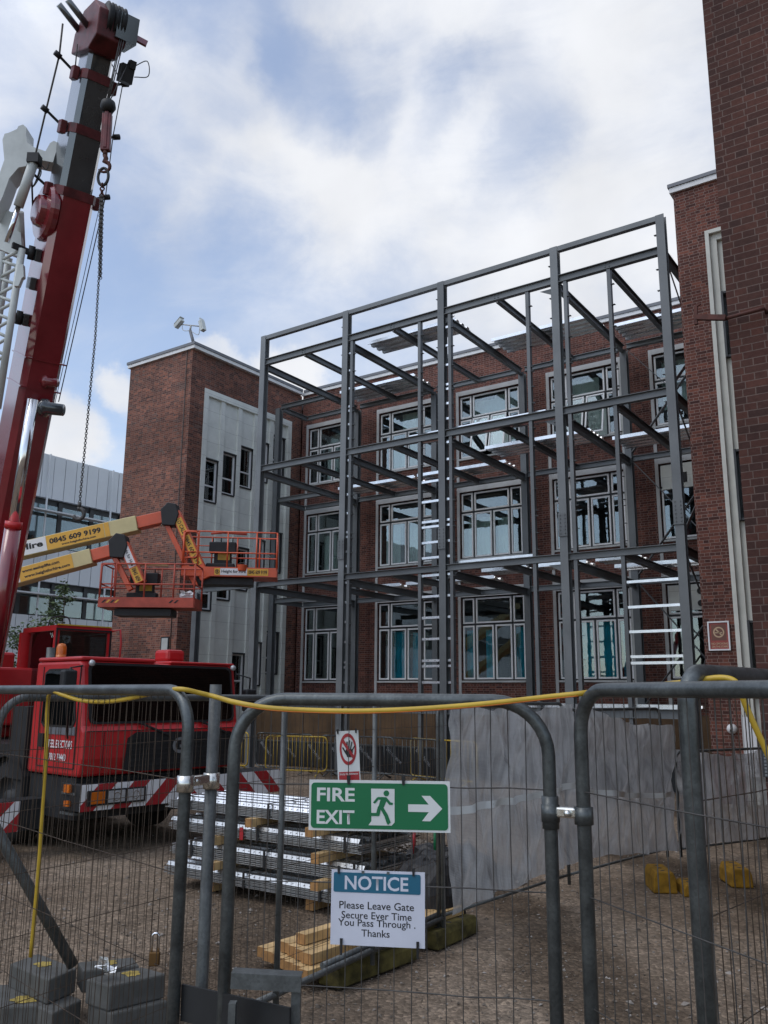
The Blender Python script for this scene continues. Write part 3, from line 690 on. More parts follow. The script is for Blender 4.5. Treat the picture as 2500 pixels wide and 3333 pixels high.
mb = MB(); mb.tube([p[1]+Vector((-.01, .02, 0)), p[2]+Vector((0, .02, 0)), p[2]+Vector((0, .12, 0))], .018, 10); mb.build('stay', M['rust'], br)
bd = root('notice_board', 'white upright board leaning at the foot of the brick wing', 'board', (-4.2, 18.9, .9))
mb = MB(); mb.box((-4.3, 18.88, .55), (-4.05, 18.91, 1.72)); mb.build('board', M['white_paint'], bd); mb = MB(); mb.box((-4.31, 18.87, .5), (-4.29, 18.925, 1.75)); mb.build('edge', M['stone_grey'], bd)
vg = root('wall_vent', 'dark louvred vent low on the near brick wall', 'vent', (-1.5, 7.97, 1.3))
a, b = onY(2478, 2430, 7.98), onY(2500, 2530, 7.98)
mb = MB(); mb.box((a.x, 7.96, b.z), (a.x+.4, 7.995, a.z)); mb.build('frame', M['frame_dark'], vg)
mb = MB()
for i in range(9): mb.box((a.x+.02, 7.945, b.z+.01+i*(a.z-b.z)/9), (a.x+.38, 7.958, b.z+.01+i*(a.z-b.z)/9+.018))
mb.build('louvre', M['steel'], vg)
cc_ = root('security_camera', 'pair of white security cameras on a pole at the corner of the flat roof', 'camera', (-21.5, 19.1, 13.9))
g1, g2 = onY(632, 1122, 19.15), onY(619, 1076, 19.15)
mb = MB(); mb.cyl(g1-Vector((0, 0, .02)), g2, .055, 12); mb.build('pole', M['felt'], cc_)
t0 = onY(621, 1061, 19.15); l0 = onY(592, 1056, 19.15); r0 = onY(650, 1062, 19.15)
mb = MB(); mb.cyl(g2, t0, .035, 10); mb.cyl(l0, r0, .022, 10); mb.build('crossbar', M['stone_grey'], cc_)
for q0, q1, nm in ((onY(572, 1065, 19.1), onY(593, 1040, 19.1), 0), (onY(655, 1044, 19.1), onY(662, 1076, 19.1), 1)):
    mb = MB(); mb.bar(q0, q1, .17, .15); mb.bar(q0+Vector((0, 0, .09)), q1+Vector((0, 0, .09)), .20, .02); mb.build('camera_housing', M['crane_white'], cc_, bevel=.015)
mb = MB(); mb.tube(spline([l0, l0+Vector((.1, 0, -.25)), g2]), .012, 6); mb.tube(spline([r0, r0+Vector((-.05, 0, -.3)), g2]), .012, 6); mb.build('cable', M['stone_grey'], cc_)

# ------------------------------------------------------------------ steel frame
sf = root('steel_frame', 'tall bolted frame of grey primed steel columns and beams standing before the brick facade', 'steel frame', (-11.5, 21.5, 0))
CX = [-18.08, -14.755, -11.43, -8.055, -5.325]
Y0, Y1, CW = 19.10, 24.2, .20
def column(x, y, z1, splice=True, hw=.2):
    mb = MB(); mb.box((x-hw/2, y-.10, .02), (x+hw/2, y-.084, z1)); mb.box((x-hw/2, y+.084, .02), (x+hw/2, y+.10, z1)); mb.box((x-.007, y-.083, .02), (x+.007, y+.083, z1)); mb.box((x-.17, y-.17, 0), (x+.17, y+.17, .02))
    o = mb.build('column', M['steel'], sf)
    if splice:
        s = MB(); s.box((x-hw/2-.012, y-.125, 5.83), (x+hw/2+.012, y-.102, 6.40)); b = s
        for i in range(6):
            for sx in (-.06, .06):
                for dx in (0,): b.cyl((x+sx, y-.126, 5.90+i*.09), (x+sx, y-.145, 5.90+i*.09), .016, 6)
        s.build('splice_plate', M['steel'], o)
    return o
for i, x in enumerate(CX): column(x, Y0, 13.38, i > 0)
for x in CX[:4]: column(x-.05, Y1, 12.36, False)
column(-20.55, 22.6, 12.4, False); column(-20.62, Y0, 5.24, False)
def beam(p, q, w=.13, h=.20, name='beam', m=None):
    return MB().ibeam(p, q, w, h).build(name, m or M['steel'], sf)
LV = [(5.335, .17), (8.96, .19), (12.48, .20)]
for a, b in zip(CX[:-1], CX[1:]):
    for z, h in LV: beam((a+.10, Y0-.02, z), (b-.10, Y0-.02, z), .14, h)
    MB().box((a+.10, 19.02, 13.25), (b-.10, 19.16, 13.38)).build('edge_rail', M['steel'], sf)
beam((-20.52, Y0-.02, 5.335), (-18.18, Y0-.02, 5.335), .14, .17)
for z, h in LV:
    for a, b in zip([-20.6]+[x-.05 for x in CX[:4]], [x-.05 for x in CX[:4]]+[-5.2]): beam((a+.1, Y1, z-.02), (b-.1, Y1, z-.02), .13, .16)
    for x in CX[:4]: beam((x, Y0+.10, z-.11), (x-.04, Y1-.1, z-.11), .13, .20)
    for a, b in zip(CX[:-1], CX[1:]): beam(((a+b)/2, Y0+.06, z-.03), ((a+b)/2, Y1-.07, z-.03), .12, .17)
    beam((CX[4], Y0+.1, z-.06), (CX[4]-.02, Y1, z-.06), .13, .20)
    beam((-20.45, 22.6, z-.04), (-18.15, 22.6, z-.04), .13, .16); beam((-20.55, 22.7, z-.04), (-20.55, Y1, z-.04), .13, .16)
for a, b in zip(CX[:-1], CX[1:]): beam((a+.10, Y0-.02, 1.74), (b-.10, Y0-.02, 1.74), .14, .20)
for (z0, z1) in ((9.1, 12.3), (5.5, 8.8), (1.9, 5.2)):
    MB().bar((-7.95, Y1-.1, z1), (-5.3, Y1-.1, z0), .02, .14, (0, 1, 0)).build('brace', M['steel'], sf)
    MB().bar((CX[4]+.02, Y0+.12, z1+.05), (CX[4]+.02, Y1-.4, z0), .09, .012, (1, 0, 0)).build('brace', M['steel'], sf)
    MB().bar((CX[4]-.06, Y0+.12, z0), (CX[4]-.06, Y1-.4, z1), .09, .012, (1, 0, 0)).build('brace', M['steel'], sf)
    MB().bar((-7.95, Y1-.16, z0), (-5.3, Y1-.16, z1), .02, .14, (0, 1, 0)).build('brace', M['steel'], sf)
# wind posts with little cleats, silver sheeting rails in the narrow bays
RZ = [2.42, 2.83, 2.97, 3.52, 4.07, 4.62, 5.17, 5.64, 6.05, 6.47, 6.61, 7.16, 7.71, 8.25, 8.72, 9.38, 9.81, 10.22, 10.35, 10.91, 11.47, 12.01]
def post(x, segs, cleat=1):
    mb = MB()
    for a, b in segs: mb.box((x-.045, 19.03, a), (x+.045, 19.15, b))
    for z in RZ:
        if any(a < z < b for a, b in segs): mb.box((x+cleat*.045, 19.04, z-.05), (x+cleat*.12, 19.12, z-.042))
    return mb.build('wind_post', M['steel'], sf)
S3 = [(.02, 5.25), (5.425, 8.86), (9.06, 12.37)]
PX = [(-14.52, S3, 1), (-12.15, S3, 1), (-11.17, S3, 1), (-8.84, S3, 1), (-7.79, S3, 1), (-6.65, S3, 1)]
for x, s, c in PX: post(x, s, c)
def cleats(x, side):
    mb = MB()
    for z in RZ[13:]+[12.9]: mb.box((x+side*.10, 19.03, z), (x+side*.17, 19.11, z+.008))
    return mb.build('cleat', M['steel'], sf)
for x in CX[1:]: cleats(x, -1)
for z in RZ:
    if z < 7.8: MB().box((-12.10, 19.06, z-.03), (-11.535, 19.11, z+.03)).build('sheeting_rail', M['deck'], sf)
    MB().box((-11.325, 19.06, z-.03), (-11.22, 19.11, z+.03)).build('sheeting_rail', M['deck'], sf)
    MB().box((-14.65, 19.06, z-.03), (-14.57, 19.11, z+.03)).build('sheeting_rail', M['deck'], sf)
for a, b in zip(CX[:-1], CX[1:]):
    for dx in (-.05, .05):
        for dz in (-.035, .035): MB().cyl(((a+b)/2+dx, 19.072, 12.50+dz), ((a+b)/2+dx, 19.055, 12.50+dz), .016, 8).build('bolt', M['galv'], sf)
for z in (2.83, 2.97, 3.52, 4.07, 4.64): MB().box((-6.6, 19.06, z-.03), (-5.43, 19.11, z+.03)).build('sheeting_rail', M['deck'], sf)
for x, z in ((-11.33, 12.30), (-11.33, 8.80), (-11.33, 5.2), (-8.2, 12.30), (-8.2, 8.80), (-8.2, 5.18)):
    s = 1 if x < -10 else -1
    MB().prism([(0, 0), (s*.3, .0), (0, -.16)], (x, 19.1, z), (1, 0, 0), (0, 0, 1), (0, 1, 0), .012).build('gusset', M['steel'], sf)
# loose floor sheets lying on the beams
def decksheet(x0, x1, y0, y1, z, lab):
    t = root('deck_sheet', lab, 'metal sheet', ((x0+x1)/2, (y0+y1)/2, z), 'galvanised deck sheets laid across the steel frame')
    n = max(2, round((y1-y0)/.3)); pr = []
    for i in range(n):
        y = y0+(y1-y0)*i/n; s = (y1-y0)/n
        pr += [(y, 0), (y+s*.12, .0), (y+s*.2, .06), (y+s*.62, .06), (y+s*.7, 0)]
    pr.append((y1, 0)); mb = MB()
    v = [(x, y, z+h) for x in (x0, x1) for y, h in pr]; m_ = len(pr)
    mb.add(v, [(i, i+1, m_+i+1, m_+i) for i in range(m_-1)]); mb.build('profiled_sheet', M['deck'], t)
    mb = MB(); mb.box((x0, y0-.012, z-.01), (x1, y0-.002, z+.085)); mb.build('edge_trim', M['deck'], t); return t
for a in [(-14.62, -11.5, 19.95, 20.85, 12.60, 'deck sheet high on the roof beams between the second and third front columns'),
          (-18.0, -14.85, 22.95, 24.05, 12.60, 'deck sheet on the roof beams at the left rear corner of the steel frame'),
          (-11.35, -8.15, 21.85, 22.95, 12.60, 'deck sheet across the roof beams just left of the fourth front column'),
          (-7.95, -5.2, 22.9, 24.05, 12.60, 'deck sheet on the roof beams beside the right brick wing'),
          (-18.0, -14.85, 22.95, 23.85, 9.07, 'top floor deck sheet in the left rear bay before the end window'),
          (-14.7, -11.5, 22.9, 23.75, 9.07, 'top floor deck sheet in the rear of the second bay'),
          (-11.35, -8.15, 21.3, 22.35, 9.07, 'top floor deck sheet crossing the middle of the third bay'),
          (-7.95, -5.4, 22.4, 23.5, 9.07, 'top floor deck sheet in the rear of the right hand bay'),
          (-11.2, -8.5, 19.22, 19.95, 9.07, 'top floor deck sheet lying just behind the front beam of the third bay'),
          (-12.6, -11.55, 19.22, 19.9, 9.07, 'short top floor deck sheet behind the front beam beside the third column'),
          (-16.4, -14.85, 22.15, 22.8, 5.43, 'first floor deck sheet in the rear of the first bay'),
          (-14.6, -13.1, 22.1, 22.8, 5.43, 'first floor deck sheet in the left half of the second bay'),
          (-12.9, -11.55, 22.1, 22.8, 5.43, 'first floor deck sheet in the right half of the second bay'),
          (-11.25, -9.9, 20.8, 21.6, 5.43, 'first floor deck sheet in the left half of the third bay'),
          (-9.65, -8.2, 20.75, 21.5, 5.43, 'first floor deck sheet in the right half of the third bay'),
          (-7.9, -6.75, 20.6, 21.3, 5.43, 'first floor deck sheet nearest the fourth column in the right bay'),
          (-7.9, -5.4, 21.95, 22.7, 5.43, 'first floor deck sheet across the rear of the right bay'),
          (-11.2, -8.9, 19.22, 19.9, 5.43, 'first floor deck sheet just behind the front beam of the third bay'),
          (-11.3, -5.4, 19.2, 20.4, 1.85, 'long low deck sheet on the ground floor beam behind the right fence')]: decksheet(*a)
# ------------------------------------------------------------------ far office block and greenery, left
ob_ = root('office_building', 'pale modern office block clad in tall white panels far behind the crane', 'building', (-46, 34, 0))
OX = -40.0
MB().box((-60, -45, 0), (OX-.3, 52, 14.2)).build('wall', M['frame_dark'], ob_)
def clad(z0, z1, nm):
    mb = MB(); y = -45.0
    while y < 52:
        mb.box((OX-.28, y+.02, z0), (OX+random.uniform(-.012, .012), y+.68, z1)); y += .70
    o = mb.build('cladding_panels', M['clad'], ob_); o['kind'] = 'stuff'
clad(12.15, 14.5, 0); clad(7.75, 9.55, 1); clad(3.0, 5.95, 2)
for z0, z1 in ((9.57, 12.13), (5.97, 7.73)):
    y = -15.0
    while y < 51:
        f_ = MB(); f_.box((OX-.27, y, z0+.05), (OX-.2, y+.25, z1-.05)); o = f_.build('window', M['frame_dark'], ob_)
        MB().box((OX-.26, y+.26, z0+.06), (OX-.22, y+1.95, z1-.3)).build('pane', M['glass'], o); y += 2.0
for z in (11.35, 7.0):
    MB().box((OX+.02, -45, z), (OX+.55, 52, z+.07)).build('sun_shade', M['clad'], ob_)
for y in (26.0, 30.05, 34.1, 21.9, 17.8): MB().box((OX+.10, y, 0), (OX+.17, y+.07, 14.5)).build('mullion_pole', M['clad'], ob_)
def tree(name, label, base, h, cr, n, group=None, stem=.05, seed=1):
    rg = random.Random(seed)
    t = root(name, label, 'tree' if 'tree' in name else 'bush', base, group); b = Vector(base)
    mb = MB(); mb.tube([b, b+Vector((.05, .02, h*.45)), b+Vector((-.03, .05, h*.92))], [stem, stem*.7, stem*.2], 8)
    tips = []
    for i in range(14):
        z = h*(.25+.65*i/14); a = rg.random()*6.28; L = cr*(1.05-.6*i/14)*rg.uniform(.6, 1)
        p0 = b+Vector((0, .02, z)); p1 = p0+Vector((math.cos(a)*L, math.sin(a)*L, L*.6)); mb.tube([p0, (p0+p1)/2+Vector((0, 0, -.03)), p1], [stem*.4, stem*.25, stem*.1], 5); tips.append((p1, L)); tips.append(((p0+p1)/2, L*.8))
    mb.build('trunk', M['bark'], t)
    lv = MB()
    for i in range(n):
        c, L = rg.choice(tips); s = .30*max(L, .25)
        p = c+Vector((rg.gauss(0, s), rg.gauss(0, s), rg.gauss(0, s*.8))); w = rg.uniform(.05, .10)
        u = Vector((rg.uniform(-1, 1), rg.uniform(-1, 1), rg.uniform(-.6, .4))).normalized(); v = u.orthogonal().normalized(); v = Matrix.Rotation(rg.random()*6.28, 3, u) @ v
        lv.add([p, p+u*w+v*w*.45, p+u*w*2, p+u*w-v*w*.45], [(0, 1, 2, 3)])
    lv.build('crown', M['leaf'], t); return t
tb = onX(178, 2300, -30); tree('young_tree', 'young leafy tree showing above the crane operator cab before the office block', (tb.x, tb.y, 0), 6.9, 1.1, 1500, None, .06, 3)
tb = onX(70, 2300, -29); tree('bush', 'green bush low behind the crane boom foot', (tb.x, tb.y, 0), 4.9, 1.5, 1400, None, .05, 5)
tb = onX(250, 2300, -27); tree('bush', 'dark green bush behind the windscreen of the crane operator cab', (tb.x, tb.y, 0), 4.3, 1.4, 1500, None, .05, 8)

# ------------------------------------------------------------------ mobile crane
CF = LAT*.758-FWD*.652; CS = LAT*.652+FWD*.758; C0 = lf(-3.93, 11.6)
UP = Vector((0, 0, 1))
def cr(a, b, z): v = C0+CS*a-CF*b; return Vector((v.x, v.y, z))
crane = root('mobile_crane', 'red mobile crane with its telescopic boom raised behind the left fence', 'crane', cr(1.3, 4, 0))
def cbox(mb, a0, a1, b0, b1, z0, z1): return mb.obox(cr((a0+a1)/2, (b0+b1)/2, (z0+z1)/2), CS, -CF, UP, abs(a1-a0)/2, abs(b1-b0)/2, abs(z1-z0)/2)
CW_ = 2.62
prof = [(.02, 1.02), (-.05, 1.25), (-.05, 1.60), (.0, 1.67), (.13, 2.50), (.18, 2.52), (1.32, 2.52), (1.36, 1.02)]
cab = MB().prism([(b, z) for b, z in prof], cr(0, 0, 0), -CF, UP, CS, CW_).build('carrier_cab', M['crane_red'], crane, bevel=.04)
def front(a, z, off=.006):       # point on the front face profile of the cab
    for (b0, z0), (b1, z1) in zip(prof[:-1], prof[1:]):
        if z0 <= z <= z1 and z1 > z0: b = b0+(b1-b0)*(z-z0)/(z1-z0); return cr(a, b-off, z)
    return cr(a, -off, z)
g0, g1 = front(.09, 1.69), front(.09, 2.50); ey = (g1-g0).normalized(); L = (g1-g0).length; ez = CS.cross(ey).normalized()
if ez.dot(CF) < 0: ez = -ez
R_ = .08
wsp = [(0, R_), (R_*.3, R_*.3), (R_, 0), (2.45-R_, 0), (2.45-R_*.3, R_*.3), (2.45, R_), (2.45, L-R_), (2.45-R_*.3, L-R_*.3), (2.45-R_, L), (R_, L), (R_*.3, L-R_*.3), (0, L-R_)]
ws = MB().prism(wsp, g0, CS, ey, ez, .014).build('windscreen', M['black'], crane)
MB().prism([(.04+u*.967, .03+v*.92) for u, v in wsp], g0+ez*.0145, CS, ey, ez, .004).build('pane', M['glass_dark'], ws)
mb = MB(); mb.obox(front(1.05, 1.72, .03), CS, ey, ez, .5, .012, .012)
for a in (.85, 1.9):
    MB().bar(front(a, 1.70, .035), front(a+.46, 1.52, .05), .02, .035, ez).build('wiper', M['black'], crane)
mb = MB(); cbox(mb, -.004, CW_/2-.12, -.02+.16, 1.3, 2.523, 2.58); mb.build('roof_hatch', M['crane_red'], crane, bevel=.03)
mb = MB(); cbox(mb, CW_/2+.12, CW_+.004, -.02+.16, 1.3, 2.523, 2.56); mb.build('roof_hatch', M['crane_red'], crane, bevel=.03)
mb = MB(); cbox(mb, 1.62, 1.95, .5, .85, 2.563, 2.75); mb.build('roof_box', M['crane_red'], crane, bevel=.05)
mb = MB(); cbox(mb, .05, 2.35, .05, .3, 2.41, 2.49)
for a in (.12, 2.55): 
    MB().lathe(cr(a, .10, 2.49), CF, [(.035, 0), (.045, .02), (.035, .05), (0, .055)], 12).build('marker_lamp', M['lens'], crane)
# grille with round letter badge
gp = [(.62, 1.10), (.70, 1.06), (2.52, 1.06), (2.56, 1.12), (2.50, 1.50), (2.42, 1.55), (.80, 1.58), (.66, 1.50)]
gr = MB().prism([(a-.62, z) for a, z in gp], cr(.62, -.055, 0), CS, UP, CF, .015).build('grille', M['black'], crane)
for i in range(6):
    mb = MB(); mb.bar(cr(.72, -.075, 1.13+i*.07), cr(2.48, -.075, 1.13+i*.07), .012, .02); mb.build('slat', M['chassis'], gr)
M['badge'] = paint('dull silver badge', (.22, .23, .24), .5, .4)
text_part('badge_letter', 'G', cr(1.38, -.088, 1.27), CS, UP, .21, .22, M['badge'], gr, .03)
# side of the cab: door glass, door, handle, lettering
sx = -CF
def side(b, z, off=.006): return cr(-off, b, z)
dg = MB().prism([(.16, 1.74), (.22, 1.64), (.99, 1.64), (1.05, 1.70), (1.05, 2.36), (.94, 2.42), (.34, 2.42), (.26, 2.36)], cr(0, 0, 0), -CF, UP, -CS, .012).build('door_window', M['black'], crane)
MB().prism([(.20, 1.75), (.25, 1.67), (.96, 1.67), (1.02, 1.72), (1.02, 2.34), (.92, 2.39), (.36, 2.39), (.29, 2.34)], cr(-.0125, 0, 0), -CF, UP, -CS, .003).build('pane', M['glass_dark'], dg)
mb = MB()
for a, b in (((.13, 1.12), (.13, 2.45)), ((1.10, 1.12), (1.10, 2.45)), ((.13, 1.12), (1.10, 1.12))):
    mb.bar(cr(-.003, a[0], a[1]), cr(-.003, b[0], b[1]), .012, .012)
mb.build('door_seam', M['chassis'], crane)
mb = MB(); mb.obox(cr(-.02, .98, 1.46), CF, CS, UP, .07, .02, .09); mb.build('door_handle', M['black'], crane)
ex = (CF).normalized()      # reading direction along the cab side, as seen from the yard
text_part('lettering', 'STEEL ERECTORS', cr(-.008, .86, 1.37), ex, UP, .66, .105, M['white_paint'], crane, .015)
text_part('lettering', '07812 74440', cr(-.008, .82, 1.21), ex, UP, .48, .09, M['white_paint'], crane, .015)
mb = MB(); mb.obox(cr(-.006, .52, 1.60), CF, CS, UP, .36, .004, .055); mb.build('name_strip', M['felt'], crane)
# mirror
mb = MB(); mb.obox(cr(-.22, .05, 2.22), CS, CF, UP, .10, .06, .17); mi = mb.build('mirror', M['black'], crane, bevel=.03)
MB().tube([cr(0, .1, 2.45), cr(-.2, .05, 2.42), cr(-.22, .05, 1.95), cr(-.02, .3, 1.5)], .014, 6).build('mirror_arm', M['black'], mi)
mb = MB(); mb.obox(cr(CW_+.25, .05, 2.0), CS, CF, UP, .10, .06, .17); mi = mb.build('mirror', M['black'], crane, bevel=.03)
MB().tube([cr(CW_, .1, 2.4), cr(CW_+.26, .05, 2.34), cr(CW_+.25, .05, 1.9)], .014, 6).build('mirror_arm', M['black'], mi)
# seams, mudguards, steps and hoses that break up the cab
for a in (.30, 2.32):
    MB().bar(cr(a, -.056, 1.10), cr(a, -.056, 1.58), .008, .006, CS).build('panel_seam', M['chassis'], crane)
MB().bar(cr(.05, -.053, 1.60), cr(2.57, -.053, 1.60), .006, .010).build('panel_seam', M['chassis'], crane)
for a0, a1 in ((-.03, .55), (2.1, 2.66)):
    g_ = [(.40+.0, .62), (.44, .95), (.62, 1.18), (1.0, 1.25), (1.38, 1.18), (1.56, .95), (1.60, .62), (1.56, .62), (1.52, .93), (1.36, 1.13), (1.0, 1.20), (.64, 1.13), (.48, .93), (.44, .62)]
    MB().prism(g_, cr(a0, .95, 0), -CF, UP, CS, a1-a0).build('mudguard', M['black'], crane)
for z in (.55, .80): mb = MB(); cbox(mb, -.02, .12, .02, .36, z, z+.03); mb.build('cab_step', M['galv_dull'], crane)
for k in range(3): MB().tube(spline([cr(.5+k*.5, 1.37, 1.5), cr(.5+k*.5, 1.6, 1.75), cr(.6+k*.4, 1.9, 1.4)]), .02, 8).build('air_hose', M['black'], crane)
MB().cyl(cr(.35, 1.62, 1.3), cr(.35, 1.62, 2.75), .06, 14).build('exhaust_stack', M['galv_dull'], crane)
# bumper with red and white chevron boards
BA0, BA1, BB = .0, 3.46, -.10
bm_ = MB(); cbox(bm_, BA0, BA1, BB+.012, BB+.5, .60, .94); bumper = bm_.build('bumper', M['chassis'], crane, bevel=.01)
def chevrons(par, o, ex, ey, ez, W_, H_, sgn, st=.26):
    MB().prism([(0, 0), (W_, 0), (W_, H_), (0, H_)], o, ex, ey, ez, .006).build('chevron_board', M['white_paint'], par)
    x = -H_-st
    k = 0
    while x < W_+H_+st:
        a = [(x, 0), (x+st, 0), (x+st+sgn*H_, H_), (x+sgn*H_, H_)]
        def clip(poly, f, inter):
            out = []
            for i in range(len(poly)):
                p, q = poly[i], poly[(i+1) % len(poly)]
                if f(p): out.append(p)
                if f(p) != f(q): out.append(inter(p, q))
            return out
        pl = clip(a, lambda p: p[0] >= 0, lambda p, q: (0, p[1]+(q[1]-p[1])*(0-p[0])/(q[0]-p[0])))
        if pl: pl = clip(pl, lambda p: p[0] <= W_, lambda p, q: (W_, p[1]+(q[1]-p[1])*(W_-p[0])/(q[0]-p[0])))
        if len(pl) >= 3: MB().prism(pl, Vector(o)+Vector(ez)*.0065, ex, ey, ez, .002).build('stripe', M['red_paint'], par)
        x += 2*st
chevrons(bumper, cr(BA0, BB+.01, .605), CS, UP, CF, 1.72, .33, 1)
chevrons(bumper, cr(BA0+1.74, BB+.01, .605), CS, UP, CF, 1.72, .33, -1)
hl = MB(); cbox(hl, .08, .96, BB-.03, BB-.0, .665, .86); hl_ = hl.build('lamp_housing', M['black'], bumper, bevel=.01)
for a0, a1, m_, nm in ((.12, .33, 'amber', 'indicator'), (.38, .63, 'lens', 'headlight'), (.67, .92, 'lens', 'headlight')):
    mb = MB(); cbox(mb, a0, a1, BB-.04, BB-.031, .69, .84); o = mb.build(nm, M[m_], bumper, bevel=.008)
    if nm == 'headlight': MB().ring(cr((a0+a1)/2, BB-.041, .765), CS, UP, CF, .045, .055, .004, 20).build('bulb_ring', M['chrome'], o)
for z, s in ((.83, .07), (.66, .05)):
    mb = MB(); cbox(mb, -.06, -.02, .1, .1+s*2, z, z+s*1.4); mb.build('side_lamp', M['amber'], crane)
# chassis, wheels, outrigger
mb = MB(); cbox(mb, .25, 2.4, .3, 10.5, .75, 1.0); cbox(mb, .1, 2.5, 1.42, 10.5, 1.001, 1.35); mb.build('chassis', M['chassis'], crane)
mb = MB(); cbox(mb, .0, 2.6, 1.45, 1.9, .9, 1.9); mb.build('battery_box', M['chassis'], crane)
for b in (1.95, 3.4, 6.8, 8.3):
    for a in (.22, 2.42):
        s = -1 if a < 1 else 1; c = cr(a, b, .58)
        w_ = MB().lathe(c, CS*s, [(.30, -.2), (.52, -.2), (.58, -.14), (.58, .12), (.52, .18), (.33, .19)], 28).build('wheel', M['rubber'], crane)
        MB().lathe(c, CS*s, [(.33, .185), (.31, .12), (.16, .08), (.14, .16), (0, .17)], 20).build('rim', M['chassis'], w_)
mb = MB(); cbox(mb, .05, 2.55, .12, 1.3, .48, 1.0); mb.build('under_cab_dark_fill', M['chassis'], crane)  # dark box added to fill the shadowed space under the cab
mb = MB(); cbox(mb, -2.2, .04, .86, 1.2, .31, .70); ot = mb.build('outrigger', M['chassis'], crane)
chevrons(ot, cr(-2.15, .855, .31), CS, UP, CF, 1.84, .38, 1, .22)
mb = MB(); mb.cyl(cr(-2.3, 1.03, .02), cr(-2.3, 1.03, .9), .09, 14); mb.cyl(cr(-2.3, 1.03, .0), cr(-2.3, 1.03, .06), .28, 20); mb.build('outrigger_leg', M['chassis'], ot)
# slewing deck and operator cab
mb = MB(); mb.cyl(cr(1.3, 5, 1.35), cr(1.3, 5, 1.55), .9, 32); cbox(mb, -.2, 1.5, 3.6, 8.2, 1.56, 2.5); mb.build('slewing_deck', M['crane_red'], crane, bevel=.04)
mb = MB(); cbox(mb, -.1, 2.5, 7.0, 8.3, 1.6, 2.9); mb.build('counterweight', M['crane_red'], crane, bevel=.05)
OC = lf(-5.40, 14.3); ff = (LAT*.72-FWD*.694).normalized(); ss = (LAT*.694+FWD*.72).normalized()
def oc(a, b, z): v = OC+ss*a-ff*b; return Vector((v.x, v.y, z))
oz0, oz1 = 1.56, 3.19
zs_ = oz0+.58
ocab = MB().prism([(0, oz0+.45), (.35, oz0), (1.25, oz0), (1.25, zs_), (0, zs_)], oc(0, 0, 0), -ff, UP, ss, 1.0).build('operator_cab', M['crane_red'], crane, bevel=.02)
mb = MB()
for a_, b_ in ((.035, .035), (.965, .035), (.035, 1.08), (.965, 1.08)): mb.bar(oc(a_, b_, zs_+.001), oc(a_, b_, oz1-.085), .07, .07 if b_ < .5 else .30, ss)
mb.obox(oc(.5, .62, oz1-.04), ss, -ff, UP, .5, .63, .042); mb.build('cab_frame', M['crane_red'], ocab)
MB().prism([(.075, zs_), (.925, zs_), (.925, oz1-.09), (.075, oz1-.09)], oc(0, .012, 0), ss, UP, ff, .006).build('windscreen', M['glass_cab'], ocab)
MB().prism([(.07, zs_), (.93, zs_), (.93, oz1-.09), (.07, oz1-.09)], oc(.012, 0, 0), -ff, UP, -ss, .006).build('door_window', M['glass_cab'], ocab)
MB().prism([(.07, zs_), (.93, zs_), (.93, oz1-.09), (.07, oz1-.09)], oc(.988, 0, 0), -ff, UP, ss, .006).build('side_window', M['glass_cab'], ocab)
mb = MB(); mb.obox(oc(.5, .78, zs_+.28), ss, -ff, UP, .24, .06, .34); mb.obox(oc(.5, .72, zs_+.70), ss, -ff, UP, .13, .05, .10); mb.build('seat', M['black'], ocab)
mb = MB()
for a in (.0, .97): mb.bar(oc(a+.015, -.012, oz0+.5), oc(a+.015, -.012, oz1-.05), .03, .02)
mb.bar(oc(0, -.012, oz1-.06), oc(1.0, -.012, oz1-.06), .03, .03); mb.build('windscreen_trim', M['black'], ocab)
MB().prism([(.10, oz0+.62), (.22, oz0+.30), (.62, oz0+.25), (.90, oz0+.35), (.92, oz1-.2), (.84, oz1-.12), (.18, oz1-.12), (.10, oz1-.2)], oc(-.003, 0, 0), -ff, UP, -ss, .01).build('door_window', M['glass_cab'], ocab)
MB().tube([oc(1.0, -.02, oz1-.05), oc(1.12, -.08, oz1-.02), oc(1.14, -.10, oz1-.25), oc(1.12, -.08, oz1-1.2)], .018, 8).build('grab_rail', M['crane_red'], ocab)
mb = MB(); mb.bar(oc(.02, -.02, oz1+.012), oc(.98, -.02, oz1+.012), .03, .02); mb.build('wiper_rail', M['yellow'], ocab)
MB().tube(spline([oc(.0, .3, oz1), oc(.05, .28, oz1+.14), oc(.3, .25, oz1+.16), oc(.35, .2, oz1)]), .012, 6).build('roof_rail', M['black'], ocab)
mb = MB(); mb.cyl(cr(.12, .9, 2.50), cr(.12, .9, 2.62), .07, 14); mb.lathe(cr(.12, .9, 2.62), UP, [(.07, 0), (.07, .1), (.05, .15), (0, .16)], 14); mb.build('beacon', M['amber'], crane)

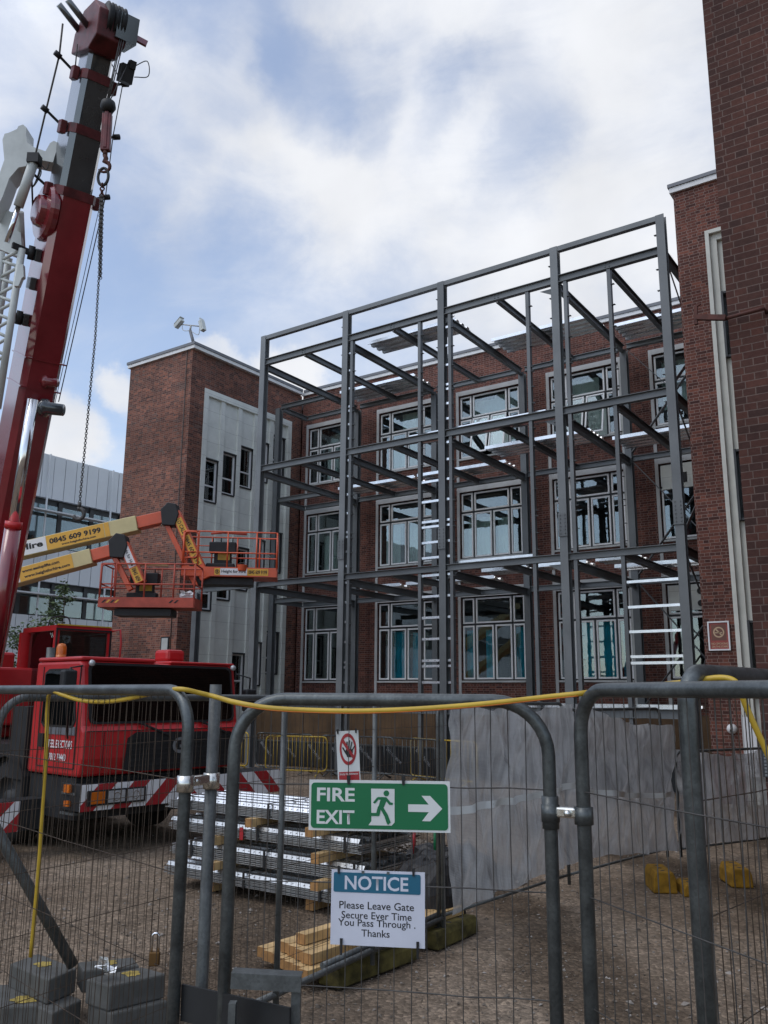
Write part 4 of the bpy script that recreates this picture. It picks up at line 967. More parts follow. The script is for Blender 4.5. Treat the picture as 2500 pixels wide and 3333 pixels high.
# telescopic boom, seen from below: pale side to the left, underside towards the fence
BT = at(345, 40, 11.5); BB_ = at(-72, 2190, 15.4)
ba = (BT-BB_).normalized(); BL = (BT-BB_).length
bz = -(FWD-ba*FWD.dot(ba)).normalized(); bx = bz.cross(ba).normalized()
if bx.dot(LAT) < 0: bx = -bx
bz = (bz+bx*.95).normalized(); bx = (bx-bz*bx.dot(bz)).normalized()      # roll so the left flank shows
def bp(s, u, v): return BB_+ba*s+bx*u+bz*v
def sec(s0, s1, w, h, m_, nm, ch=.22):
    c = w*ch; pr = [(-w/2, -h/2), (w/2, -h/2), (w/2, h/2-c), (w/2-c*.6, h/2), (-w/2+c*.6, h/2), (-w/2, h/2-c)]
    return MB().prism(pr, bp(s0, 0, 0), bx, bz, ba, s1-s0).build(nm, m_, crane)
S = lambda f: BL*f
def sat(y): # station along the boom whose picture row is y
    lo, hi = 0, BL
    for _ in range(40):
        m_ = (lo+hi)/2; p = BB_+ba*m_-CPOS
        yy = 1666.5-FPX*p.dot(CU)/p.dot(_F)
        if yy > y: lo = m_
        else: hi = m_
    return lo
s_a, s_b, s_c = sat(625), sat(425), sat(250); s_t = sat(125)
b0 = sec(0, s_a, .60, .78, M['boom_red'], 'boom'); sec(s_a, s_b, .52, .66, M['boom_dark'], 'boom_section'); sec(s_b, s_c, .45, .57, M['boom_dark'], 'boom_section'); sec(s_c, s_t+.1, .38, .48, M['boom_dark'], 'boom_section')
for s_, w, h in ((s_a, .66, .84), (s_b, .58, .72), (s_c, .51, .63)):
    o = sec(s_-.12, s_+.02, w-.03, h-.03, M['collar'], 'boom_collar', .2)
    for sg_ in (-1, 1):
        MB().obox(bp(s_-.07, sg_*(w/2+.05), h*.1), bx, bz, ba, .05, .08, .10)  .build('pad_block', M['collar'], o, bevel=.015)
        MB().bar(bp(s_-.02, sg_*w/2, -h*.2), bp(s_+.12, sg_*(w/2+.28), -h*.2), .03, .03).build('rope_guide', M['chassis'], o)
        MB().cyl(bp(s_+.10, sg_*(w/2+.24), -h*.2), bp(s_+.14, sg_*(w/2+.34), -h*.2), .045, 12).build('guide_roller', M['chassis'], o)
mb = MB()
for f in (.30, .45): mb.obox(bp(sat(1165 if f > .4 else 1255), 0, 0), bx, bz, ba, .325, .405, .012)
mb.build('stiffener_band', M['boom_red'], b0)
# boom head with sheaves
hd = MB().prism([(-.28, -.45), (.02, -.45), (.35, -.2), (.45, .25), (.30, .55), (-.1, .62), (-.28, .35)], bp(s_t-.02, 0, 0)+bx*-.27, ba, bz, bx, .46).build('boom_head', M['collar'], crane, bevel=.02)
MB().prism([(-.1, .18), (.38, .1), (.34, .60), (-.05, .66)], bp(s_t, 0, 0)+bx*.0, ba, bz, bx, .33).build('head_guard', M['boom_dark'], hd)
for d_, e_ in ((-.35, .10), (-.35, -.32)):
    MB().cyl(bp(s_t+d_*.2+.12, -.24, e_), bp(s_t+.28, -.62, e_+.02), .05, 14).build('head_pin', M['boom_dark'], hd)
for u in (-.1, 0, .1): MB().lathe(bp(s_t+.18, u, .42), bx, [(.06, -.03), (.26, -.03), (.22, 0), (.26, .03), (.06, .03)], 24).build('sheave', M['chassis'], hd)
MB().bar(bp(s_t+.1, .2, .5), bp(s_t+.05, .5, .62), .05, .09).build('head_lug', M['boom_red'], hd)
# sheave bulge on the left flank, hose drum and brackets
s_d = sat(712)
bulge = MB().lathe(bp(s_d, -.31, -.02), -bx, [(.46, -.06), (.46, .02), (.43, .07), (.26, .075), (.24, .16), (.20, .18), (0, .18)], 36, False).build('sheave_cover', M['boom_red'], crane)
for y_, l_ in ((850, .34), (1055, .20), (940, .30)):
    s_ = sat(y_); o = MB().obox(bp(s_, -.35, .05), bx, bz, ba, .05, .11, .10).build('jib_bracket', M['boom_dark'], crane, bevel=.015)
    if y_ != 940: MB().bar(bp(s_, -.40, .05), bp(s_+.05, -.40-l_, .08), .05, .09).build('bracket_arm', M['chassis'], o); MB().cyl(bp(s_-.1, -.45, .1), bp(s_+.12, -.45, .1), .05, 10).build('bracket_pin', M['chassis'], o)
# luffing cylinder below the boom
lc0, lc1 = at(-34, 2215, 13.7), at(107, 1300, 12.9); lm = lc0+(lc1-lc0)*.55
MB().cyl(lm, lc1, .082, 24).build('luffing_rod', M['chrome'], crane)
MB().cyl(lc0, lm, .125, 28).build('luffing_cylinder', M['boom_red'], crane)
MB().cyl(lm-(lc1-lc0).normalized()*.05, lm+(lc1-lc0).normalized()*.06, .132, 28).build('cylinder_gland', M['crane_red'], crane)
# winch drums standing out on the right flank
for x_, x2, y_, r_ in ((140, 178, 1190, .045), (120, 187, 1247, .085), (100, 206, 1335, .12)):
    p_, q_ = at(x_, y_-(x2-x_)*.12, 13.3), at(x2, y_, 13.3); L_ = (q_-p_).length
    MB().lathe(p_, (q_-p_).normalized(), [(r_*.7, 0), (r_*.7, L_*.3), (r_*1.25, L_*.34), (r_*1.25, L_*.5), (r_*.85, L_*.55), (r_*.8, L_), (0, L_)], 20).build('hydraulic_motor', M['boom_red'] if y_ < 1300 else M['boom_dark'], crane)
# hoist ropes
hk = at(352, 345, 11.3)
mb = MB()
for u in (-.05, -.02, .02): mb.tube([bp(s_t+.2, .16+u, .55), hk+Vector((u*.8, 0, .12))], .009, 5)
mb.tube([bp(s_t-.25, .34, .45), hk+Vector((.05, 0, .1))], .009, 5); mb.build('hoist_rope', M['wire'], crane)
mb = MB(); mb.tube([bp(sat(1290), .42, .1), bp(s_a+.12, .60, -.15), bp(s_b+.12, .52, -.13), bp(s_c+.1, .5, -.1), bp(s_t, .1, -.3)], .009, 5)
mb.tube([bp(sat(1330), .36, .1), bp(s_a-.1, .52, -.1)], .006, 5); mb.build('winch_rope', M['wire'], crane)
mb = MB(); mb.tube([bp(s_t, -.55, -.15), bp(s_c+.12, -.52, -.13), bp(s_b+.12, -.56, -.14), bp(s_a+.12, -.60, -.16), bp(s_a-.5, -.45, -.2)], .016, 6)
mb.tube([bp(s_t-.2, -.30, -.1), bp(s_c, -.26, -.1)], .010, 6); mb.build('control_cable', M['wire'], crane)
mb = MB(); mb.obox(bp(s_t-.45, .33, .45), bx, bz, ba, .10, .08, .13); mb.obox(bp(s_t-.30, .38, .50), bx, bz, ba, .05, .05, .06); lb = mb.build('limit_switch', M['chassis'], crane)
MB().tube(spline([bp(s_t-.3, .42, .5), bp(s_t-.15, .6, .5), bp(s_t-.35, .66, .5), bp(s_t-.45, .45, .5)]), .008, 5).build('switch_wire', M['black'], lb)
# hook block
bk = MB(); bk.lathe(hk, UP, [(0, -.10), (.08, -.09), (.115, -.02), (.10, .06), (.03, .12), (0, .12)], 18); ball = bk.build('hook_block', M['chassis'], crane)
hb0, hb1 = at(350, 372, 11.3), at(343, 492, 11.3)
mb = MB(); mb.bar(hb0, hb1, .135, .09, FWD); mb.bar(hb0+Vector((0, 0, .02)), hb1+Vector((0, 0, .03)), .06, .11, FWD); mb.build('block_body', M['collar'], ball, bevel=.012)
for s_ in (-1, 1): MB().bar(hb0+LAT*.06*s_+UP*.06, hb0+LAT*.06*s_, .02, .02).build('block_lug', M['chassis'], ball)
hc = hb1-UP*.16
mb = MB(); mb.cyl(hb1, hb1-UP*.07, .035, 12); mb.tube([hb1-UP*.07, hb1-UP*.12+LAT*.02]+[hc+Vector((0, 0, -.10))+(LAT*math.sin(t)*.085+UP*math.cos(t)*.085) for t in [i*.35 for i in range(0, 13)]], [.035, .035]+[.034-.0018*i for i in range(13)], 10); mb.build('hook', M['rust'], ball)
# stowed lattice fly jib
fj = MB(); JD = 12.3
def jp(x, y, d=JD): return at(x, y, d)
def plate(pts, d, th, nm, m_, par): # profile plate standing in the boom plane
    P = [at(x, y, d) for x, y in pts]; mb = MB(); n = len(P); a = [p for p in P]; b = [p+FWD*th for p in P]
    ar = sum(pts[i][0]*pts[(i+1) % n][1]-pts[(i+1) % n][0]*pts[i][1] for i in range(n))
    mb.add(a+b, [tuple(range(n)), tuple(range(2*n-1, n-1, -1))]+[(i, (i+1) % n, (i+1) % n+n, i+n) for i in range(n)]); return mb.build(nm, m_, par)
jib = plate([(8, 455), (15, 435), (28, 432), (55, 420), (60, 410), (75, 405), (86, 415), (85, 440), (88, 462), (108, 478), (148, 492), (163, 465), (175, 458), (190, 465), (198, 478), (182, 495), (172, 528), (130, 520), (95, 512), (85, 540), (60, 545), (30, 580), (8, 640), (-20, 700), (-40, 640), (0, 560), (14, 520)], JD, .30, 'fly_jib', M['crane_white'], crane)
q0, q1, q2 = jp(112, 520, 12.1), jp(60, 672, 12.25), jp(22, 790, 12.35)
MB().cyl(q0, q1, .075, 20).build('jib_cylinder', M['crane_white'], jib); MB().cyl(q1, q2, .04, 16).build('jib_rod', M['chrome'], jib)
MB().obox(q0, LAT, FWD, UP, .09, .08, .08).build('pivot', M['chassis'], jib)
plate([(-30, 650), (0, 665), (35, 690), (62, 690), (72, 820), (60, 835), (-30, 800)], 12.55, .10, 'jib_plate', M['crane_white'], jib)
chd = [((66, 690), (72, 820)), ((72, 810), (-8, 1330)), ((5, 820), (-52, 1330)), ((30, 840), (-30, 1180))]
for (a, b), d_ in zip(chd, (12.35, 12.4, 12.5, 12.9)): MB().cyl(jp(*a, d_), jp(*b, d_+.5), .055, 12).build('chord', M['crane_white'], jib)
for i in range(9):
    t = i/9; t2 = (i+.5)/9; t3 = (i+1)/9
    A_ = lambda t: jp(72-80*t, 810+520*t, 12.4+.5*t); B_ = lambda t: jp(5-57*t, 820+510*t, 12.5+.5*t)
    MB().cyl(A_(t), B_(t2), .026, 8).build('lacing', M['crane_white'], jib); MB().cyl(B_(t2), A_(t3), .026, 8).build('lacing', M['crane_white'], jib)
plate([(58, 860), (75, 860), (77, 900), (70, 905), (60, 930), (45, 930)], 12.3, .08, 'guide_cover', M['crane_white'], jib)
mb = MB()
for k in range(3): mb.tube(spline([jp(118+k*3, 530), jp(128+k*3, 550+k*6), jp(116, 590+k*4), jp(105, 610)]), .009, 5)
mb.tube(spline([jp(128, 528), jp(150, 552), jp(160, 530)]), .008, 5); mb.build('hydraulic_hose', M['black'], jib)

# chain sling hanging on the hook
ch = root('lifting_chain', 'long steel chain sling doubled at the top hanging from the crane hook', 'chain', at(340, 545, 11.3))
def chain(mb, pts, step, r, lw):
    path = [Vector(p) for p in pts]; i = 0; acc = []
    for a, b in zip(path[:-1], path[1:]):
        n = max(1, int((b-a).length/step))
        for k in range(n): acc.append((a+(b-a)*k/n, (b-a).normalized()))
    for i, (p, t) in enumerate(acc):
        e = LAT if i % 2 else FWD; e = (e-t*e.dot(t)).normalized(); hl_ = step*.66
        loop = []
        for k in range(8):
            an = 2*math.pi*k/8; loop.append(p+t*(math.cos(an)*(hl_ if abs(math.cos(an)) > .5 else hl_*.8))+e*math.sin(an)*lw)
        mb.tube(loop, r, 4, False, True)
top = hc-UP*.24
rg_ = MB(); rg_.tube([top+LAT*math.sin(t)*.075+UP*(math.cos(t)*.14-.02) for t in [i*6.283/20 for i in range(20)]], .022, 8, False, True); rg_.build('master_ring', M['chassis'], ch)
mb = MB(); c0 = top-UP*.16
chain(mb, [c0, c0-UP*.22], .05, .012, .03); mb.build('shackle', M['rust'], ch)
c1 = c0-UP*.18
def hp(x, y, o=0.0): p = at(x, y, 11.3); return p+LAT*o
mb = MB(); bot = hp(259, 1640)
chain(mb, [c1, hp(322, 900), hp(310, 1100), bot], .034, .0058, .0155)
mb.build('chain_leg', M['wire'], ch)
for o, x_, y_ in ((.0, 325, 905), (.022, 328, 912), (-.02, 321, 815), (.03, 330, 815), (.012, 325, 815)):
    mb = MB(); chain(mb, [c1+LAT*o*.7, hp(x_, y_)], .034, .0058, .0155); mb.build('chain_leg', M['wire'], ch)
hk2 = bot-UP*.02
mb = MB(); mb.cyl(hk2+UP*.04, hk2-UP*.03, .025, 10); mb.tube([hk2-UP*.03]+[hk2-UP*.12+(LAT*math.sin(t)*.07+UP*math.cos(t)*.075) for t in [i*.4 for i in range(12)]], [.03]*5+[.026]*8, 8); mb.build('hook', M['wire'], ch)

# ------------------------------------------------------------------ two boom lifts
def boom_lift(label, d, top, bot, knuckle, jib, basket, signs, worn, bw, bh, seed):
    """top/bot: picture rows of the upper boom edges; everything stands at distance d from the fence side"""
    t = root('boom_lift', label, 'boom lift', lf(-15.5, d+.2), 'orange boom lifts reaching over from the left')
    n_ = -FWD
    (x0, y0), (x1, y1) = top; (x2, y2), (x3, y3) = bot
    A0, A1, B0, B1 = at(x0, y0, d), at(x1, y1, d), at(x2, y2, d), at(x3, y3, d)
    ex = (A1-A0).normalized(); H = (A0-B0).length*.5+(A1-B1).length*.5
    ey = (UP-ex*UP.dot(ex)).normalized(); L = (A1-A0).length; off = 7.0
    o = (A0+B0)/2
    def bx_(mb, s0, s1, h, th, up=0): return mb.obox(o+ex*(s0+s1)/2+ey*up+FWD*.2, ex, ey, n_, abs(s1-s0)/2, h/2, th/2)
    arm = bx_(MB(), -off, L, H, .40).build('main_boom', M['boom_cream'], t, bevel=.015)
    bx_(MB(), L, L+knuckle[0], H*.78, .30, H*.05).build('fly_boom', M['orange'], t, bevel=.015)
    bx_(MB(), L+knuckle[0]*.8, L+knuckle[0]+.05, H*.3, .22, H*.15).build('fly_neck', M['orange'], t)
    face = o+n_*.002
    for s0, s1, m_, txt in signs:
        a = face+ex*s0-ey*H*.46
        sg = MB().prism([(0, 0), (s1-s0, 0), (s1-s0, H*.92), (0, H*.92)], a, ex, ey, n_, .006).build('sticker', M[m_], arm)
        for tx, u, v, w, h in txt: text_part('lettering', tx, a+ex*(s1-s0)*u+ey*H*.92*v+n_*.008, ex, ey, (s1-s0)*w, H*.92*h, M['ink'], sg, .04)
    K = at(*knuckle[1], d); 
    kb = MB().prism([(-.16, -.28), (.16, -.30), (.24, .0), (.16, .26), (-.05, .30), (-.22, .12)], K+FWD*.0, LAT, UP, FWD, .36).build('knuckle', M['black'], t, bevel=.02)
    MB().cyl(o+ex*(L+knuckle[0]*.55)-ey*H*.5+FWD*.1, K-UP*.12+FWD*.1, .035, 10).build('slave_cylinder', M['chrome'], t)
    J0, J1 = at(*jib[0], d), at(*jib[1], d); jx = (J1-J0).normalized(); jy = (UP-jx*UP.dot(jx)).normalized()
    if jy.dot(LAT) < 0: jy = jy
    jb = MB().bar(J0+FWD*.15, J1+FWD*.15, .22, .24, jy).build('jib_arm', M['orange'], t, bevel=.012)
    MB().bar(J0+FWD*.15-jy*.32, J1+FWD*.15-jy*.28+jx*.05, .14, .12, jy).build('jib_link', M['orange'], t, bevel=.01)
    LJ = (J1-J0).length
    for s0, s1, m_, tx, w in jib[2]:
        a = J0+jx*LJ*s0-jy*.09+n_*(-.04+.002)
        sk = MB().prism([(0, 0), (LJ*(s1-s0), 0), (LJ*(s1-s0), .18), (0, .18)], a, jx, jy, n_, .005).build('sticker', M[m_], jb)
        text_part('lettering', tx, a+jx*LJ*(s1-s0)*.04+jy*.04+n_*.007, jx, jy, LJ*(s1-s0)*w, .10, M['ink'], sk, .02)
    # basket
    P = at(*basket, d); om = M['orange_worn'] if worn else M['orange']
    rx = LAT*math.cos(rad(6 if not worn else 0))+FWD*math.sin(rad(6 if not worn else 0)); ry = UP.cross(rx)
    if ry.dot(FWD) < 0: ry = -ry
    def q(a, b, c): return P+rx*a+ry*b+UP*c
    dp = .85
    pl = MB(); pl.obox(q(bw/2, dp/2, .03), rx, ry, UP, bw/2, dp/2, .03)
    pf = pl.build('basket_floor', om, t)
    kb_ = MB(); kb_.obox(q(bw/2, -.012, .115), rx, ry, UP, bw/2, .012, .115); kb_.obox(q(bw/2, dp+.012, .115), rx, ry, UP, bw/2, .012, .115); kb_.obox(q(-.012, dp/2, .115), rx, ry, UP, .012, dp/2, .115); kb_.obox(q(bw+.012, dp/2, .115), rx, ry, UP, .012, dp/2, .115)
    kbo = kb_.build('kick_board', om, t)
    rl = MB(); r = .019
    loop = lambda z: arc_path([q(bw*.16, 0, z), q(bw, 0, z), q(bw, dp, z), q(0, dp, z), q(0, 0, z), q(bw*.16, 0, z)], .08, 5)
    rl.tube(loop(bh), r, 8); rl.tube(loop(bh*.53), r*.9, 8); rl.tube([q(0, dp, bh*.8), q(bw*.5, dp, bh*.8)], r*.8, 8); rl.build('guard_rail', om, t)
    for a, b in ((bw*.16, 0), (bw*.47, 0), (bw*.78, 0), (bw, 0), (bw, dp), (bw*.8, dp), (bw*.55, dp), (bw*.27, dp), (0, dp), (0, 0)):
        MB().tube([q(a, b, .2), q(a, b, bh)], r*1.05, 8).build('rail_post', om, t)
    MB().tube(arc_path([q(.05, -.015, .45), q(bw*.15, -.015, .45), q(bw*.15, -.015, bh-.02), q(.02, -.015, bh-.02), q(.02, -.015, .30)], .08, 5), r, 8).build('gate_frame', om, t)
    # control console
    co = MB(); co.obox(q(bw*.40, dp*.7, bh*.72), rx, ry, UP, .34, .14, .14); co.obox(q(bw*.40, dp*.75, bh*.45), rx, ry, UP, .22, .06, .22); co.obox(q(bw*.38, dp*.7, .30), rx, ry, UP, .36, .12, .10)
    cs = co.build('control_console', M['black'], t, bevel=.03)
    MB().prism([(0, 0), (.30, 0), (.30, .26), (0, .26)], q(bw*.40-.12, dp*.75-.065, bh*.44), rx, UP, -ry, .004).build('instruction_plate', M['yellow'], cs)
    MB().prism([(0, 0), (.13, 0), (.13, .08), (0, .08)], q(bw*.40-.28, dp*.75-.075, bh*.60), rx, UP, -ry, .004).build('small_plate', M['white_paint'], cs)
    for k in (-.25, -.05, .24): MB().cyl(q(bw*.40+k, dp*.65, bh*.84), q(bw*.40+k, dp*.62, bh*.95), .014, 8).build('joystick', M['black'], cs)
    MB().tube([q(bw*.27, dp*.5, bh+.02), q(bw*.40, dp*.45, bh+.05), q(bw*.66, dp*.45, bh+.02)], .03, 8).build('padded_rail', M['boom_cream'] if worn else M['orange_worn'], t)
    mb = MB(); mb.obox(q(bw*.45, dp*.5, -.10), rx, ry, UP, bw*.30, dp*.35, .08); mb.build('rotator', M['black'], t)
    if not worn:
        a = q(bw*.34, -.026, .03)
        for u0, u1, m_, tx in ((0, .14, 'sign_yellow', ''), (.145, .80, 'white_paint', 'Height for Hire'), (.805, 1.32, 'sign_yellow', '0845 609 9199')):
            sk = MB().prism([(0, 0), (u1-u0, 0), (u1-u0, .17), (0, .17)], a+rx*u0, rx, UP, -ry, .004).build('sticker', M[m_], kbo)
            if tx: text_part('lettering', tx, a+rx*(u0+.03)+UP*.035-ry*.006, rx, UP, u1-u0-.06, .10, M['ink'], sk, .025)
            else:
                MB().ring(a+rx*.07+UP*.085-ry*.005, rx, UP, -ry, .042, .055, .003, 20).build('emblem', M['ink'], sk)
                MB().prism([(-.012, -.05), (.012, -.05), (.012, .0), (.03, .0), (0, .035), (-.03, .0), (-.012, 0)], a+rx*.07+UP*.09-ry*.005, rx, UP, -ry, .003).build('emblem', M['ink'], sk)
    else:
        for u in (.06, .16, .26, .36, 1.62, 1.74):
            MB().prism([(0, 0), (.05, 0), (.12, .07), (.07, .07)], q(u, -.026, .10), rx, UP, -ry, .003).build('hazard_stripe', M['ink'] if int(u*100) % 4 else M['sign_yellow'], kbo)
    # turret and chassis standing out to the left
    base = lf(-15.5, d+.2)
    mb = MB(); mb.obox(base+UP*.75, LAT, FWD, UP, 1.6, .9, .3); mb.build('chassis', M['orange'], t, bevel=.05)
    mb = MB(); mb.obox(base+UP*1.45-LAT*.3, LAT, FWD, UP, 1.3, .8, .38); mb.build('turret', M['orange'], t, bevel=.08)
    for a, b in ((-1.1, -.95), (1.1, -.95), (-1.1, .95), (1.1, .95)):
        MB().lathe(base+LAT*a+FWD*b+UP*.48, FWD*(1 if b > 0 else -1), [(.2, -.16), (.44, -.16), (.48, -.1), (.48, .1), (.44, .15), (.2, .16), (0, .14)], 24).build('wheel', M['rubber'], t)
    e0 = o-ex*off
    MB().bar(base+UP*1.6-LAT*.6, e0+FWD*.2, .35, .4, LAT).build('tower_arm', M['orange'], t)
    return t
Z3 = lambda x, y: (x/1.659, 1400+y/1.659)
boom_lift('orange boom lift with the upper basket, hired phone number on its boom', 21.0, (Z3(105, 600), Z3(738, 456)), (Z3(100, 690), Z3(748, 530)),
          (1.0, Z3(912, 452)), (Z3(942, 440), Z3(1105, 800), [(.10, .34, 'sign_yellow', 'LO CALL', .9), (.36, .80, 'sign_yellow', '0845 609 9199', .92)]),
          Z3(982, 785), [(-1.6, .68, 'white_paint', [('Height for Hire', .10, .22, .865, .58)]), (.69, 2.12, 'sign_yellow', [('0845 609 9199', .05, .38, .90, .40), ('www.heightforhire.com', .25, .08, .60, .20)]), (2.14, 2.26, 'sign_yellow', [])], False, 2.30, 1.12, 1)
boom_lift('orange boom lift with the lower worn basket, web addresses on its boom', 20.0, (Z3(100, 742), Z3(497, 634)), (Z3(84, 832), Z3(506, 708)),
          (.78, Z3(632, 622)), (Z3(660, 610), Z3(752, 822), [(.02, .60, 'white_paint', 'Height for Hire', .92), (.62, .98, 'sign_yellow', '0845 609', .9)]),
          Z3(532, 955), [(-1.6, .05, 'white_paint', [('for Hire', .2, .22, .78, .6)]), (.06, 1.32, 'sign_yellow', [('www.easiuplifts.com', .06, .52, .70, .28), ('www.heightforhire.com', .08, .12, .86, .28)])], True, 2.20, 1.02, 2)
bk_ = root('bucket', 'small orange bucket standing in the upper lift basket', 'bucket', at(788, 1858, 20.6))
mb = MB(); P = at(788, 1858, 20.6); mb.lathe(P, UP, [(0, 0), (.10, 0), (.125, .14), (.118, .14), (.09, .02)], 20, False); mb.build('pail', M['orange'], bk_)
MB().tube([P+UP*.13+LAT*.12*math.cos(t)+UP*.07*math.sin(t) for t in [i*.314 for i in range(11)]], .006, 5).build('handle', M['wire'], bk_)
rg2 = root('ragged_sheet', 'crumpled white plastic sheet in the lower lift basket', 'plastic', at(610, 1960, 20.3))
def crumple(o, w, h, seed, mt, nm, par, depth=.08):
    rg = random.Random(seed); mb = MB(); n = 6; v = []
    for j in range(n):
        for i in range(n): v.append(Vector(o)+LAT*(i/(n-1)-.5)*w+UP*(j/(n-1))*h*rg.uniform(.7, 1.2)+FWD*rg.uniform(-depth, depth))
    mb.add(v, [(j*n+i, j*n+i+1, (j+1)*n+i+1, (j+1)*n+i) for j in range(n-1) for i in range(n-1)]); return mb.build(nm, mt, par)
crumple(at(610, 1955, 20.3), .35, .22, 3, M['white_paint'], 'sheet', rg2)
# ------------------------------------------------------------------ site fencing
def wires(mb, p0, p1, zs, z0, z1, pitch, r, jit=.004, seed=1, inset=.02):
    rg = random.Random(seed); p0, p1 = Vector(p0), Vector(p1); d = p1-p0; L = d.length; d.normalize(); nrm = d.cross(UP)
    n = int((L-2*inset)/pitch)
    for i in range(1, n+1):
        s = inset+i*(L-2*inset)/(n+1); o = rg.uniform(-jit, jit)
        pts = [p0+d*(s+o+rg.uniform(-jit, jit)*.8)+nrm*rg.uniform(-jit, jit)+UP*z for z in [z0]+[z0+(z1-z0)*k/6 for k in range(1, 6)]+[z1]]
        mb.tube(pts, r, 4, False, False, True)
    for z in zs:
        m_ = 8; pts = [p0+d*(L*k/m_)+nrm*(.004+rg.uniform(-jit, jit)*.6)+UP*(z+rg.uniform(-.004, .004)) for k in range(m_+1)]
        mb.tube(pts, r*1.15, 4, False, False, True)
def flat(p): return Vector((p.x, p.y, 0))
def fence_panel(label, p0, p1, z0, z1, r, R, group, zs, mids=(), wire='wire', pitch=.052, wr=.0018, seed=1, m_='galv', bottom=True, cat='fence', name='mesh_fence', jit=.004):
    p0, p1 = flat(p0), flat(p1); t = root(name, label, cat, (p0+p1)/2, group)
    mb = MB(); mb.tube(arc_path([p0+UP*z0, p0+UP*z1, p1+UP*z1, p1+UP*z0], R, 9), r, 14)
    if bottom: mb.cyl(p0+UP*(z0+.10), p1+UP*(z0+.10), r*.8, 12)
    mb.build('frame', M[m_], t)
    d = (p1-p0).normalized()
    for s in mids: MB().cyl(p0+d*s+UP*z0, p0+d*s+UP*z1, r*.95, 12).build('middle_post', M[m_], t)
    mb = MB(); wires(mb, p0, p1, zs, z0+.1, z1-.005, pitch, wr, jit, seed)
    mb.build('wire_mesh', M[wire], t)['kind'] = 'stuff'
    return t
FG = 'mesh panels of the site fence'
ZS = [1.83, 1.55, 1.265, .985, .70, .42]
GL, GR = at(762, 2461, 2.78), at(1786, 2461, 2.65)
gate = fence_panel('pedestrian gate of galvanised tube and wire mesh carrying the fire exit sign', GL, GR, .12, 2.085, .0200, .16, None, ZS, (), 'wire', .051, .0017, 3, 'galv', True, 'gate', 'gate')
GD = (flat(GR)-flat(GL)).normalized(); GN = GD.cross(UP); GN = GN if GN.dot(FWD) < 0 else -GN
P0, P1 = at(608, 2461, 2.85), at(0, 2461, 4.0); dl = (flat(P1)-flat(P0)).normalized()
fence_panel('left foreground fence panel with a padlock on its wire', P0, flat(P0)+dl*3.45, .10, 2.11, .0195, .13, FG, ZS, (), 'wire_rust', .045, .0016, 5, 'galv')
A2, B2 = lf(-1.80, 4.15), lf(.54, 8.0); d2 = (flat(B2)-flat(A2)).normalized()
fence_panel('fence panel set back behind the left one running away past the gate', A2, B2, .12, 2.075, .0195, .15, FG, ZS, (2.18, 3.35), 'wire_rust', .055, .0016, 6, 'galv_dull')
R0, R1 = at(1905, 2769, 2.6), at(2500, 2769, 1.95); dr = (flat(R1)-flat(R0)).normalized()
fence_panel('right foreground fence panel clamped to the gate', R0, flat(R0)+dr*3.45, .10, 2.118, .0205, .125, FG, ZS, (), 'wire', .050, .0016, 8, 'galv')
Q0, Q1 = at(2240, 2350, 2.34), at(2470, 2350, 2.70); dq = (flat(Q1)-flat(Q0)).normalized()
fence_panel('fence panel with a thick end post behind the right foreground one', Q0, flat(Q0)+dq*3.4, .10, 2.165, .0245, .09, FG, ZS, (), 'wire_rust', .052, .0016, 9, 'galv')
LPp = at(692, 2461, 2.95); lp = root('scaffold_post', 'lone upright scaffold tube between the left fence panel and the gate', 'post', flat(LPp))
MB().tube([flat(LPp)+UP*.02, flat(LPp)+UP*at(692, 2228, 2.95).z], .0195, 16).build('tube', M['galv_dull'], lp)
def clamp(label, a, b, z, h, long=0):
    a, b = flat(a), flat(b); t = root('tube_clamp', label, 'clamp', (a+b)/2+UP*z)
    m_ = M['zinc']
    for p in (a, b): MB().lathe(p+UP*(z-h/2), UP, [(.0215, 0), (.027, 0), (.027, h), (.0215, h)], 18).build('collar', m_ if not long else M['galv'], t)
    e = (b-a).normalized(); MB().bar(a+e*.02+UP*(z+h*.12), b-e*.02+UP*(z+h*.12), .032, h*.62).build('bridge', m_, t, bevel=.006)
    MB().lathe((a+b)/2+UP*(z+h*.1)+GN*.016, GN, [(.011, 0), (.011, .008), (.008, .015), (0, .016)], 12).build('bolt', m_, t)
    if long: MB().lathe(a+UP*(z-h*.9), UP, [(.0205, 0), (.0245, 0), (.0245, h*1.9), (.0205, h*1.9)], 18).build('sleeve', M['galv'], t)
clamp('bright zinc clamp joining the left fence panel to the lone tube', P0, LPp, at(650, 2546, 2.9).z, .050)
clamp('zinc clamp joining the gate post to the right fence panel', GR, R0, at(1842, 2650, 2.63).z, .048, 1)
# bracket at the foot of the gate
s = lambda x, y, d=2.66: at(x, y, d)
mb = MB(); a, b = s(757, 3160), s(983, 3172); mb.bar(a, b, .05, .004); mb.bar(a-UP*.019-FWD*.024, b-UP*.019-FWD*.024, .004, .04)
c = s(966, 3180); mb.bar(c, c-UP*.55, .026, .03, FWD); mb.bar(s(758, 3262)+UP*.0, s(758, 3262)-UP*.4, .02, .03, FWD); mb.build('latch_bracket', M['galv_dull'], gate)
mb = MB(); mb.bar(s(592, 3262, 2.86), s(945, 3345, 2.62), .008, .10); mb.build('kick_bar', M['chassis'], gate)
pk = root('padlock', 'brass padlock with a long shackle hanging on the left fence wire', 'padlock', at(503, 3118, 2.96))
a = at(503, 3121, 2.96); mb = MB(); mb.obox(a, LAT, FWD, UP, .0165, .008, .021); mb.build('body', M['brass'], pk, bevel=.003)
mb = MB(); mb.tube(arc_path([a+LAT*-.011+UP*.02, a+LAT*-.011+UP*.075, a+LAT*.011+UP*.075, a+LAT*.011+UP*.02], .0109, 6), .0038, 8); mb.build('shackle', M['chrome'], pk)

